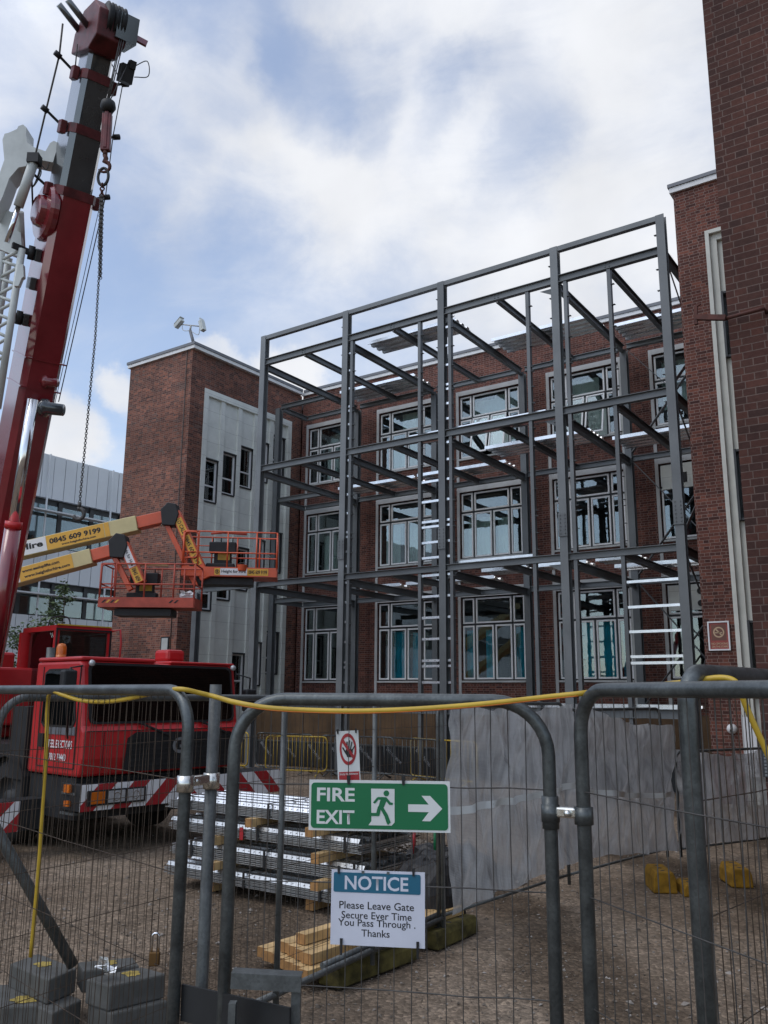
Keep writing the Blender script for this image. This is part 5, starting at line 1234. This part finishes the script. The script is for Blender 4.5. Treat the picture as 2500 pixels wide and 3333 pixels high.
# hose looped along the fence tops
hs = root('hose', 'yellow hose draped along the tops of the fence panels and gate', 'hose', at(1300, 2310, 2.6))
HP = [(100, 3115, 3.78), (128, 2800, 3.76), (150, 2450, 3.72), (155, 2290, 3.70), (170, 2252, 3.62), (205, 2262, 3.53), (265, 2280, 3.44), (345, 2284, 3.30), (430, 2272, 3.14), (515, 2252, 3.03), (585, 2243, 2.88), (650, 2256, 2.90), (700, 2268, 2.90), (765, 2286, 2.735), (870, 2304, 2.70), (1000, 2312, 2.68), (1150, 2315, 2.655), (1300, 2311, 2.635), (1450, 2302, 2.615), (1600, 2289, 2.60), (1790, 2268, 2.585), (1895, 2257, 2.56), (1960, 2248, 2.62), (2063, 2238, 2.54), (2222, 2222, 2.42), (2345, 2206, 2.36), (2400, 2225, 2.33), (2425, 2290, 2.33), (2460, 2370, 2.33), (2510, 2480, 2.33), (2580, 2660, 2.3)]
HPT = spline([at(*p) for p in HP], 6)
MB().tube(HPT, .0082, 10).build('hose_tube', M['hose'], hs)
MB().tube([p+UP*-.0056-FWD*.0056 for p in HPT[13*6:21*6]], .0019, 5).build('stripe', M['hose_line'], hs)

# ------------------------------------------------------------------ signs on the gate
def onG(x, y, off):
    d = ray(x, y); p0 = flat(GL)+GN*off; t = (p0-CPOS).dot(GN)/d.dot(GN); return CPOS+d*t
def board(nm, label, cat, TL, TR, BRr, BLl, off, th, m_):
    a, b, c, d = [onG(*q, off) for q in (TL, TR, BRr, BLl)]
    o = d; ex = ((b-a)+(c-d)).normalized(); ey = ((a-d)+(b-c)); ey = (ey-ex*ey.dot(ex)).normalized()
    w = ((b-a).length+(c-d).length)/2; h = ((a-d).length+(b-c).length)/2
    t = root(nm, label, cat, o)
    MB().prism([(0, 0), (w, 0), (w, h), (0, h)], o-GN*th, ex, ey, GN, th).build('board', M[m_], t, bevel=0)
    return t, o, ex, ey, w, h
def rrect(x0, y0, x1, y1, r, n=5):
    out = []
    for cx, cy, a0 in ((x1-r, y0+r, -90), (x1-r, y1-r, 0), (x0+r, y1-r, 90), (x0+r, y0+r, 180)):
        for k in range(n+1): a = rad(a0+90*k/n); out.append((cx+r*math.cos(a), cy+r*math.sin(a)))
    return out
Z6 = lambda x, y: (700+x/1.659, 2200+y/1.659)
Z7 = lambda x, y: (700+x/1.659, 2700+y/1.659)
t, o, ex, ey, w, h = board('fire_exit_sign', 'green fire exit sign with running figure and arrow wired to the gate', 'sign', Z6(507, 560), Z6(1267, 570), Z6(1270, 848), Z6(505, 832), .012, .004, 'sign_white')
MB().prism(rrect(w*.016, h*.045, w*.984, h*.945, .011), o+GN*.0004, ex, ey, GN, .001).build('green_field', M['green'], t)
X = lambda x: (x-612)/1043*w           # from the photo's sign to board metres
Yy = lambda y: (1-(y-405)/388)*h
of = o+GN*.0016
text_part('lettering', 'FIRE', of+ex*X(672)+ey*Yy(570), ex, ey, X(955)-X(672), Yy(465)-Yy(570), M['sign_white'], t, .022)
text_part('lettering', 'EXIT', of+ex*X(672)+ey*Yy(743), ex, ey, X(953)-X(672), Yy(637)-Yy(743), M['sign_white'], t, .022)
def poly(pts): return [(X(a), Yy(b)) for a, b in pts]
MB().prism(poly([(1077, 468), (1250, 468), (1250, 722), (1228, 747), (1058, 747), (1080, 715)]), of, ex, ey, GN, .0008).build('doorway', M['sign_white'], t)
mb = MB(); og = of+GN*.001
mb.prism([(X(1190)+.0086*math.cos(k*.5236), Yy(502)+.0086*math.sin(k*.5236)) for k in range(12)], og, ex, ey, GN, .0006)
fig = MB(); k_ = 0
for pts in ([(1152, 530), (1188, 532), (1196, 548), (1172, 608), (1160, 622), (1128, 612), (1136, 590)], [(1172, 530), (1192, 534), (1220, 570), (1238, 574), (1236, 590), (1212, 590), (1184, 556)],
            [(1160, 531), (1128, 530), (1118, 538), (1092, 574), (1106, 582), (1132, 550), (1150, 552)], [(1128, 602), (1150, 616), (1140, 672), (1132, 676), (1066, 676), (1058, 662), (1066, 652), (1116, 652)],
            [(1140, 610), (1166, 606), (1200, 664), (1222, 722), (1202, 742), (1190, 722), (1176, 676)]):
    fig.prism(poly(pts), og+GN*.0002*k_, ex, ey, GN, .0005); k_ += 1
fig.v += []; b_ = len(fig.v); fig.v += mb.v; fig.f += [tuple(i+b_ for i in f) for f in mb.f]; fig.sm += mb.sm
fig.build('running_figure', M['green'], t)
MB().prism(poly([(1350, 583), (1500, 583), (1448, 517), (1510, 517), (1598, 613), (1510, 708), (1450, 708), (1500, 640), (1350, 640)]), of, ex, ey, GN, .0008).build('arrow', M['sign_white'], t)
for u in (.285, .675): MB().prism([(-.0035, -.014), (.0035, -.014), (.006, .012), (-.006, .012)], o+ex*w*u+ey*(h+.002)+GN*.001, ex, ey, GN, .004).build('cable_tie', M['black'], t)
t, o, ex, ey, w, h = board('notice_sign', 'white laminated notice with a blue heading tied low on the gate', 'sign', Z7(625, 215), Z7(1132, 232), Z7(1130, 645), Z7(622, 620), .012, .0015, 'paper')
MB().prism(rrect(w*.025, h*.70, w*.955, h*.965, .005), o+GN*.0003, ex, ey, GN, .0008).build('heading_panel', M['sign_blue'], t)
of = o+GN*.0013
text_part('lettering', 'NOTICE', of+ex*w*.145+ey*h*.735, ex, ey, w*.68, h*.19, M['paper'], t, .02)
for i, (tx, x0, x1) in enumerate((('Please Leave Gate', .09, .885), ('Secure Ever Time', .115, .86), ('You Pass Through .', .08, .90), ('Thanks', .33, .63))):
    dn = .025 if i != 3 else 0
    text_part('lettering', tx, of-GN*.0008+ex*w*x0+ey*h*(.505-.128*i-dn), ex, ey, w*(x1-x0), h*(.102, .096, .122, .094)[i], M['ink'], t, .008)
for u, v, l in ((.08, 1.0, .022), (.88, 1.0, .022), (.12, -.02, .045), (.925, -.02, .045)):
    MB().prism([(-.003, -l/2), (.003, -l/2), (.004, l/2), (-.004, l/2)], o+ex*w*u+ey*h*v+GN*.0018, ex, ey, GN, .003).build('cable_tie', M['black'], t)
for u in (.34, .61): MB().prism([(-.004, -.004), (.004, -.004), (.004, .004), (-.004, .004)], o+ex*w*u+ey*h*.975+GN*.0012, ex, ey, GN, .0008).build('eyelet', M['galv'], t)
NT2 = lambda x, y: (1060+x/8.295, 2340+y/8.295)
t, o, ex, ey, w, h = board('no_entry_sign', 'narrow white no admittance sign with a red ring and black hand', 'sign', NT2(250, 365), NT2(855, 308), NT2(935, 1700), NT2(335, 1700), -.012, .002, 'sign_white')
of = o+GN*.0006
MB().ring(of+ex*w*.51+ey*h*.635, ex, ey, GN, .78, 1, .0006, 40, w*.375, h*.315).build('red_ring', M['red_paint'], t)
mb = MB(); cx, cy = w*.55, h*.60
pal = [(-.09, -.20), (.10, -.20), (.17, -.05), (.16, .05), (-.14, .05), (-.17, -.05)]
mb.prism([(cx+a*w, cy+b*h*.62) for a, b in pal], of, ex, ey, GN, .0006)
for (a0, b0), (a1, b1), ww in (((-.10, .02), (-.07, .30), .055), ((-.02, .02), (.04, .34), .055), ((.06, .02), (.15, .29), .05), ((.12, -.02), (.27, .16), .05), ((-.12, -.10), (-.28, .12), .06)):
    mb.bar(of+ex*(cx+a0*w)+ey*(cy+b0*h*.62)+GN*.0008, of+ex*(cx+a1*w)+ey*(cy+b1*h*.62)+GN*.0008, .0005, ww*w, ex)
mb.build('hand', M['ink'], t)
mb = MB(); mb.bar(of+ex*w*.27+ey*h*.82+GN*.0014, of+ex*w*.76+ey*h*.455+GN*.0014, .0006, .0085, (ex+ey*.8)); mb.build('red_bar', M['red_paint'], t)
MB().prism([(w*.06, h*.02), (w*.96, h*.02), (w*.96, h*.19), (w*.06, h*.19)], of, ex, ey, GN, .0006).build('red_panel', M['red_paint'], t)
text_part('lettering', 'Strictly No Admittance', of+GN*.001+ex*w*.09+ey*h*.115, ex, ey, w*.82, h*.055, M['sign_white'], t, .01)
for u in (.08, .9): MB().prism([(-.002, -.008), (.002, -.008), (.003, .006), (-.003, .006)], o+ex*w*u+ey*h*1.0+GN*.0008, ex, ey, GN, .003).build('cable_tie', M['black'], t)

# ------------------------------------------------------------------ netted fence on the right
def net(label, p0, p1, z0a, z1a, z0b, z1b, seed, strip=None):
    p0, p1 = Vector((*p0, 0)), Vector((*p1, 0)); d = p1-p0; L = d.length; d.normalize(); n = d.cross(UP)
    if n.dot(CPOS-p0) < 0: n = -n
    t = root('debris_net', label, 'netting', (p0+p1)/2, 'netting sheets hung on the inner fence'); NX, NZ = 84, 50; v = []
    def pt(i, j):
        u, k = i/NX, j/NZ
        zt = z1a+(z1b-z1a)*u-.07*math.sin(u*math.pi)+.045*noise.noise(Vector((u*9, seed, 1))); zb = z0a+(z0b-z0a)*u+.045*noise.noise(Vector((u*5, seed, 7)))
        q = Vector((u*L*1.0, k*2.0, seed*3.1))
        f = .07*noise.noise(Vector((u*L*1.6+k*.9, k*.8, seed)))+.10*abs(noise.noise(Vector((u*L*2.4-k*1.8, k*.5+3, seed))))+.06*abs(noise.noise(Vector((u*L*3.1+k*2.4, k*.7+9, seed))))+.012*noise.noise(q*6)+.06*(1-min(1, abs((u*1.3+k*.35+seed*.21) % .37-.18)*11))+.045*(1-min(1, abs((u*.9-k*.6+seed*.37+2) % .43-.2)*12))
        return p0+d*(u*L)+UP*(zb+(zt-zb)*k)+n*(f+.02)
    for j in range(NZ+1):
        for i in range(NX+1): v.append(pt(i, j))
    w_ = NX+1
    MB().add(v, [(j*w_+i, j*w_+i+1, (j+1)*w_+i+1, (j+1)*w_+i) for j in range(NZ) for i in range(NX)], True).build('net_sheet', M['net'], t)
    if strip:
        k0, k1 = strip; sv = []
        for i in range(NX+1):
            for k in (k0, k1):
                j = k*NZ; a, b = pt(i, int(j)), pt(i, min(NZ, int(j)+1)); sv.append(a+(b-a)*(j-int(j))+n*.006)
        MB().add(sv, [(2*i, 2*i+2, 2*i+3, 2*i+1) for i in range(NX)], True).build('eyelet_strip', M['sign_white'], t)
    return t
N0, N1, N2, N3, N4 = (-4.14, 6.87), (-3.95, 9.25), (-3.60, 11.55), (-3.60, 11.75), (-2.82, 13.5)
NG = 'mesh panels of the inner fence'
def v3(p, dx=.0): return Vector((p[0]+dx, p[1], 0))
fence_panel('inner fence panel behind the nearest grey netting', v3(N0, -.05), v3(N1, -.05), .12, 2.02, .018, .12, NG, ZS[::2], (), 'wire_rust', .12, .0016, 11, 'galv_dull')
fence_panel('inner fence panel behind the middle grey netting', v3(N1, -.05), v3(N2, -.05), .12, 1.95, .018, .12, NG, ZS[::2], (), 'wire_rust', .12, .0016, 12, 'galv_dull')
fence_panel('low inner fence panel behind the far grey netting by the wall', v3(N3, .06), v3(N4, .06), .10, 1.40, .018, .12, NG, ZS[2::2], (), 'wire_rust', .12, .0016, 13, 'galv_dull')
net('grey white debris netting on the inner fence directly right of the fire exit sign', N0, N1, .25, 2.03, .38, 2.02, 1, (.46, .50))
net('grey white debris netting sloping down toward the brick wing', N1, N2, .38, 2.02, .22, 1.74, 2, (.42, .46))
net('low grey debris netting farthest right at the foot of the brick wing', N3, N4, .22, 1.44, .22, 1.38, 3)
def foot(label, c, ang, L_, m_='rubber_y', H_=.14, W_=.21, name='rubber_block'):
    c = Vector(c); e = Vector((math.cos(ang), math.sin(ang), 0)); s_ = UP.cross(e)
    t = root(name, label, 'fence foot', c, 'rubber blocks that hold the fence posts')
    pr = [(-W_/2, 0), (W_/2, 0), (W_/2*.92, H_*.7), (W_/2*.7, H_), (-W_/2*.7, H_), (-W_/2*.92, H_*.7)]
    b = MB().prism(pr, c-e*L_/2, s_, UP, e, L_).build('block', M[m_], t, bevel=.012)
    for k in (-.3, 0, .3): MB().lathe(c+e*L_*k+UP*(H_-.004), UP, [(0, .006), (.024, .006), (.026, 0)], 14).build('socket', M['black'], b)
yb0, yb1 = onZ(*Z7(612, 850)), onZ(*Z7(1040, 690)); d_ = yb1-yb0; an = math.atan2(d_.y, d_.x)
foot('mossy yellow rubber fence foot lying in front of the timber', yb0+d_*.5, an, d_.length)
yb2, yb3 = onZ(*Z7(1150, 645)), onZ(*Z7(1370, 545)); d_ = yb3-yb2
foot('grey and yellow rubber fence foot under the netted fence post', yb2+d_*.5, math.atan2(d_.y, d_.x), max(.6, d_.length), 'rubber_y')
Z8 = lambda x, y: (1600+x/1.794, 2100+y/1.794)
foot('bright yellow fence foot under the middle netting', onZ(*Z8(938, 1432))+Vector((.05, .14, 0)), rad(120), .5, 'yellow_dirty', .22, .26)
foot('bright yellow fence foot under the far netting by the wall', onZ(*Z8(1385, 1400))+Vector((.05, .14, 0)), rad(120), .5, 'yellow_dirty', .2, .24)
foot('small yellow fence foot half hidden by the thick fence post', onZ(*Z8(1115, 1455))+Vector((.04, .1, 0)), rad(120), .4, 'yellow_dirty', .12, .2)
def stake(label, x, y0, y1, m_, dz):
    b = onZ(x, y1); top = onY(x-2, y0, b.y); t = root('marker_stake', label, 'stake', b); 
    MB().cyl(b, b+(top-b)*.45, .018, 8).build('stake', M['wood_end'], t); MB().cyl(b+(top-b)*.451, top, .0185, 8).build('painted_end', M[m_], t)
stake('marker stake with a red painted top beyond the gate', 1350, 2700, 2850, 'red_paint', 0)
stake('marker stake with a green painted band beside the netting', 1418, 2690, 2890, 'green', 0)

# ------------------------------------------------------------------ stack of steel decking on timber bearers
SY = 7.05
LVL = [(.12, .255, -7.88, -5.5, 'lowest'), (.345, .50, -7.82, -5.12, 'second from the bottom'), (.60, .735, -7.85, -5.18, 'third from the bottom'), (.83, .965, -7.92, -4.95, 'topmost')]
for k, (z0, z1, x0, x1, nm) in enumerate(LVL):
    t = root('deck_bundle', 'strapped bundle of ribbed galvanised sheets, %s of the stack' % nm, 'steel sheets', ((x0+x1)/2, SY+.45, z0), 'bundles of steel decking in the yard stack')
    n = 6; mb = MB(); hh = (z1-z0-.04)/n
    for i in range(n):
        o_ = random.uniform(-.012, .012); q = random.uniform(-.03, .03)
        mb.box((x0+q, SY+o_, z0+i*hh), (x1+q, SY+.90+o_, z0+i*hh+hh*.55)); mb.box((x0+.1, SY+.09, z0+i*hh+hh*.56), (x1-.1, SY+.82, z0+(i+1)*hh-.0005))
    mb.build('sheet_stack', M['deck_stack'], t)
    mb = MB(); zt = z1-.038
    pr = []
    for r_ in range(5):
        y = SY+.004+r_*.18
        pr += [(y, 0), (y+.025, .036), (y+.10, .036), (y+.118, .02), (y+.135, .0)]
    pr.append((SY+.90, 0)); xo = .15 if k % 2 else .0
    v = [(x, y, zt+h_) for x in (x0+xo, x1-.02) for y, h_ in pr]; m_ = len(pr)
    mb.add(v, [(i, i+1, m_+i+1, m_+i) for i in range(m_-1)]); mb.build('top_sheet', M['deck_stack'] if k < 3 else M['deck'], t)
    mb = MB()
    x = x0+xo+.05
    while x < x1-.08:
        for r_ in range(5):
            y = SY+.018+r_*.18; mb.obox((x, y-.004, zt+.018), (1, 0, .9), (0, 1, 0), (-.9, 0, 1), .008, .003, .0012)
        x += .075
    mb.build('embossing', M['deck'], t)['kind'] = 'stuff'
    for f in (.10, .50, .93) if k else (.50, .93):
        x = x0+(x1-x0)*f+.06*(k % 2); mb = MB(); mb.box((x, SY-.02, z0-.004), (x+.028, SY-.012, z1+.012)); mb.box((x, SY-.02, z1+.013), (x+.028, SY+.9, z1+.018)); mb.build('strap', M['black'], t)
    if k == 2: MB().box((-6.75, SY-.024, z0-.01), (-6.70, SY-.018, z1-.02)).build('red_tape', M['red_paint'], t)
BZ = [(.0, .115), (.26, .34), (.505, .595), (.74, .825)]
pos = [('under the lowest bundle', 0, -7.3, 0), ('under the lowest bundle at its right end', 0, -5.9, 0), ('at the left end below the second bundle', 1, -7.12, 1), ('at the right end below the second bundle', 1, -5.62, 1),
       ('at the left end below the third bundle', 2, -7.15, 2), ('at the right end below the third bundle', 2, -5.62, 2), ('at the left end below the top bundle', 3, -6.6, 3), ('at the right end below the top bundle', 3, -5.70, 3)]
for nm, k, x, q in pos:
    z0, z1 = BZ[k]; t = root('timber_bearer', 'timber bearer poking from the steel stack %s' % nm, 'timber', (x, SY+.4, z0), 'timber bearers between the steel bundles')
    yb = SY-(.20 if x > -6 and k else .10 if k else -.08)
    MB().box((x, yb, z0), (x+.095, SY+1.0, z1)).build('plank', M['wood'], t); MB().box((x-.001, yb-.004, z0-.001), (x+.096, yb-.0005, z1+.001)).build('end_grain', M['wood_end'], t)
# timber pile
pl = [(-5.06, 5.52, .06), (-4.955, 5.47, .06), (-4.85, 5.45, .06), (-4.745, 5.40, .06), (-4.64, 5.36, .06), (-4.535, 5.33, .06), (-4.43, 5.28, .06), (-4.80, 5.50, .14), (-4.695, 5.46, .14), (-4.59, 5.42, .14), (-4.485, 5.38, .14), (-4.66, 5.52, .22)]
nmz = ['far left on the ground layer', 'second from the left on the ground layer', 'third from the left on the ground layer', 'fourth from the left on the ground layer', 'fifth from the left on the ground layer', 'sixth from the left on the ground layer', 'far right on the ground layer', 'left end of the upper layer', 'second in the upper layer', 'third in the upper layer', 'right end of the upper layer', 'lying on the very top']
for (x, y, z), nm in zip(pl, nmz):
    t = root('timber_plank', 'pale timber in the pile by the notice, %s' % nm, 'timber', (x, y+.8, z), 'sawn timbers in the pile by the notice')
    L_ = random.uniform(1.75, 2.05); e = Vector((.075+random.uniform(-.012, .012), 1, 0)).normalized(); s_ = e.cross(UP); c = Vector((x+.05, y, z+.0375))
    MB().obox(c+e*L_/2, s_, e, UP, .0485, L_/2, .0365).build('plank', M['wood'], t, bevel=.003); MB().obox(c-e*.003, s_, e, UP, .0488, .002, .0368).build('end_grain', M['wood_end'], t)
for y, nm in ((5.75, 'near'), (6.6, 'far')):
    t = root('timber_bearer', 'dark timber bearer below the timber pile at its %s end' % nm, 'timber', (-4.7, y, 0)); MB().box((-5.1, y, .0), (-4.3, y+.1, .058)).build('plank', M['wood_end'], t)
tb0, tb1 = onZ(790, 3285, .17), onZ(1440, 2990, .19); sd = (tb1-tb0).cross(UP).normalized()
for o_, z_, nm in ((0, 0, 'nearer'), (-.055, .02, 'farther')):
    t = root('scaffold_tube', 'grey scaffold tube lying across the yellow foot, the %s of two' % nm, 'tube', (tb0+tb1)/2); a = tb0+sd*o_+UP*z_; b = tb1+sd*o_+UP*z_
    if o_: a = a+(b-a)*.35
    MB().cyl(a, b, .0235, 14).build('tube', M['galv_dull'], t)
    if not o_: MB().lathe(a, (b-a).normalized(), [(.024, 0), (.042, .0), (.045, .05), (.04, .09), (.024, .09)], 14).build('coupler', M['galv_dull'], t)
def lump(name, label, cat, c, sx, sy, sz, m_, seed, rough=.25):
    t = root(name, label, cat, c); mb = MB(); nu, nv = 20, 11; v = []; c = Vector(c)
    for j in range(nv):
        ph = math.pi/2*j/(nv-1)
        for i in range(nu):
            th = 2*math.pi*i/nu; dx = Vector((math.cos(th)*math.cos(ph), math.sin(th)*math.cos(ph), math.sin(ph)))
            e = 3.0; nrm = (abs(dx.x)**e+abs(dx.y)**e+abs(dx.z)**e)**(1/e); dx = dx/nrm
            k = 1+rough*noise.noise(dx*2.3+Vector((seed, 0, 0)))+rough*.5*noise.noise(dx*6+Vector((seed, 3, 0)))
            v.append(c+Vector((dx.x*sx*k, dx.y*sy*k, max(0, dx.z*sz*k))))
    mb.add(v, [(j*nu+i, j*nu+(i+1) % nu, (j+1)*nu+(i+1) % nu, (j+1)*nu+i) for j in range(nv-1) for i in range(nu)], False); mb.build('wrap', M[m_], t); return t
lump('wrapped_bundle', 'black plastic wrapped bundle against the right end of the steel stack', 'bundle', (-4.62, 7.35, 0), .34, .32, .60, 'black', 2.2, .12)
lump('black_sheet', 'black plastic sheet thrown over the rubble beyond the gate', 'plastic', (-5.5, 9.2, 0), .55, .4, .34, 'black', 6.1, .3)

# concrete ballast blocks, lower left
def block(label, tl, tr, br, bl_, zt, h, m_='concrete', daub=None):
    P = [onZ(x/2.9625, 3050+y/2.9625, zt) for x, y in (tl, tr, br, bl_)]
    t = root('concrete_block', label, 'concrete block', sum(P, Vector())/4-UP*h, 'concrete ballast blocks behind the left fence')
    P[3] = P[0]+P[2]-P[1]
    mb = MB(); mb.add(P+[p-UP*h for p in P], [(0, 1, 2, 3), (7, 6, 5, 4)]+[(i, i+4, (i+1) % 4+4, (i+1) % 4) for i in range(4)]); mb.build('block', M[m_], t, bevel=.012)
    if daub:
        u, v, r_ = daub; c = P[0]+(P[1]-P[0])*u+(P[3]-P[0])*v; pts = []
        for k in range(18):
            a = k*6.283/18; q = r_*1.5*(.75+.4*noise.noise(Vector((math.cos(a)*2, math.sin(a)*2, zt*9+u))))
            pts.append(c+Vector((math.cos(a)*q, math.sin(a)*q*.8, .0035)))
        MB().add(pts, [tuple(range(18))]).build('yellow_daub', M['yellow_faded'], t)
block('upper concrete ballast block with a yellow daub under the sloping tube', (95, 255), (370, 155), (745, 300), (430, 445), .30, .15, daub=(.55, .45, .06))
block('concrete ballast block with the crumpled foil on it', (830, 400), (1370, 285), (1605, 350), (900, 540), .30, .15, daub=(.62, .4, .06))
block('flat concrete ballast block tucked behind the other two', (750, 240), (1280, 192), (1345, 272), (790, 345), .292, .14, daub=(.5, .4, .06))
block('low concrete ballast block with yellow paint at the left edge', (-260, 470), (100, 452), (405, 655), (0, 770), .155, .15, daub=(.75, .75, .07))
block('lower concrete ballast block supporting the one with the foil', (850, 640), (1380, 520), (1620, 610), (930, 780), .149, .148)
block('lower concrete ballast block supporting the upper daubed one', (120, 560), (400, 440), (790, 600), (480, 760), .149, .148)
fo = root('foil', 'crumpled piece of shiny foil on the concrete block', 'foil', onZ(340, 3182, .30)); 
def foil():
    rg = random.Random(5); c = onZ(340, 3186, .31); mb = MB()
    for k in range(5):
        o_ = c+LAT*rg.uniform(-.05, .07)+FWD*rg.uniform(-.02, .04)+UP*(.005+.012*k); pts = [o_+LAT*rg.uniform(-.05, .05)+FWD*rg.uniform(-.03, .03)+UP*rg.uniform(0, .07) for _ in range(5)]
        mb.add(pts, [(0, 1, 2), (0, 2, 3), (0, 3, 4), (1, 2, 3), (2, 3, 4)])
    mb.build('crumple', M['foil'], fo)
foil()
ds = root('brace_tube', 'dark sloping brace tube resting its foot on the concrete block', 'tube', onZ(240, 3145, .32))
MB().cyl(onZ(238, 3143, .335), at(-160, 2440, 5.8), .037, 16).build('tube', M['galv_dull'], ds)

# ------------------------------------------------------------------ barriers, boards by the building
def barrier(label, p0, p1, m_, h=1.03):
    p0, p1 = Vector((*p0, 0)), Vector((*p1, 0)); d = (p1-p0).normalized(); L_ = (p1-p0).length; n = d.cross(UP)
    t = root('crowd_barrier', label, 'barrier', (p0+p1)/2, 'crowd barriers before the building'); r = .019
    mb = MB(); mb.tube(arc_path([p0+d*.3+UP*h, p0+UP*h, p0+UP*.13, p1+UP*.13, p1+UP*h, p0+d*.3+UP*h], .12, 5), r, 8); mb.build('frame', M[m_], t)
    for i in range(1, 16): MB().cyl(p0+d*L_*i/16+UP*.13, p0+d*L_*i/16+UP*h, .0075, 6).build('bar', M[m_], t)
    for f in (.12, .88):
        c = p0+d*L_*f; MB().tube([c+UP*.13, c+UP*.07+n*.12, c+n*.30+UP*.01], .016, 8).build('foot', M[m_], t); MB().tube([c+UP*.13, c+UP*.07-n*.12, c-n*.30+UP*.01], .016, 8).build('foot', M[m_], t)
barrier('yellow crowd barrier beside the crane bumper', (-19.5, 18.45), (-17.38, 18.3), 'yellow')
barrier('galvanised crowd barrier between the two left yellow ones', (-17.25, 18.5), (-15.25, 18.55), 'galv')
barrier('yellow crowd barrier second from the crane', (-16.25, 17.8), (-14.6, 18.35), 'yellow', 1.0)
barrier('galvanised crowd barrier behind the no admittance sign', (-14.95, 18.55), (-12.75, 18.75), 'galv')
barrier('galvanised crowd barrier right of the no admittance sign', (-13.4, 18.9), (-11.3, 18.55), 'galv')
barrier('yellow crowd barrier beside the netted fence post', (-12.3, 18.85), (-10.1, 18.3), 'yellow')
hb_ = root('plywood_hoarding', 'brown plywood hoarding along the foot of the facade behind the barriers', 'hoarding', (-14.6, 21.6, 0))
for i in range(7):
    x = -20.6+i*2.45; MB().box((x, 21.6, .62), (x+2.43, 21.62, 1.66)).build('ply_sheet', M['ply'], hb_)
for i in range(15): MB().box((-20.6+i*1.22, 21.63, 0), (-20.5+i*1.22, 21.72, 1.7)).build('stud', M['wood_end'], hb_)
mw = root('membrane_wall', 'low wall lined with black printed membrane behind the crowd barriers', 'wall', (-14.6, 20.4, 0))
MB().box((-20.6, 20.35, 0), (-6, 20.55, .68)).build('lining', M['sheeting'], mw); MB().box((-20.6, 20.33, .681), (-6, 20.57, .72)).build('top_rail', M['galv'], mw)
M['print_grey'] = paint('grey print', (.25, .26, .27), .6)
rg = random.Random(4)
for i in range(9):
    x = -18.6+i*.95; a = rad(rg.choice((-42, -38, 140))); e = Vector((math.cos(a), 0, math.sin(a))); u = Vector((-math.sin(a), 0, math.cos(a)))
    text_part('print', 'Bituthene', Vector((x, 20.345, .42))-e*.3, e, u, .6, .11, M['print_grey'], mw, .01)
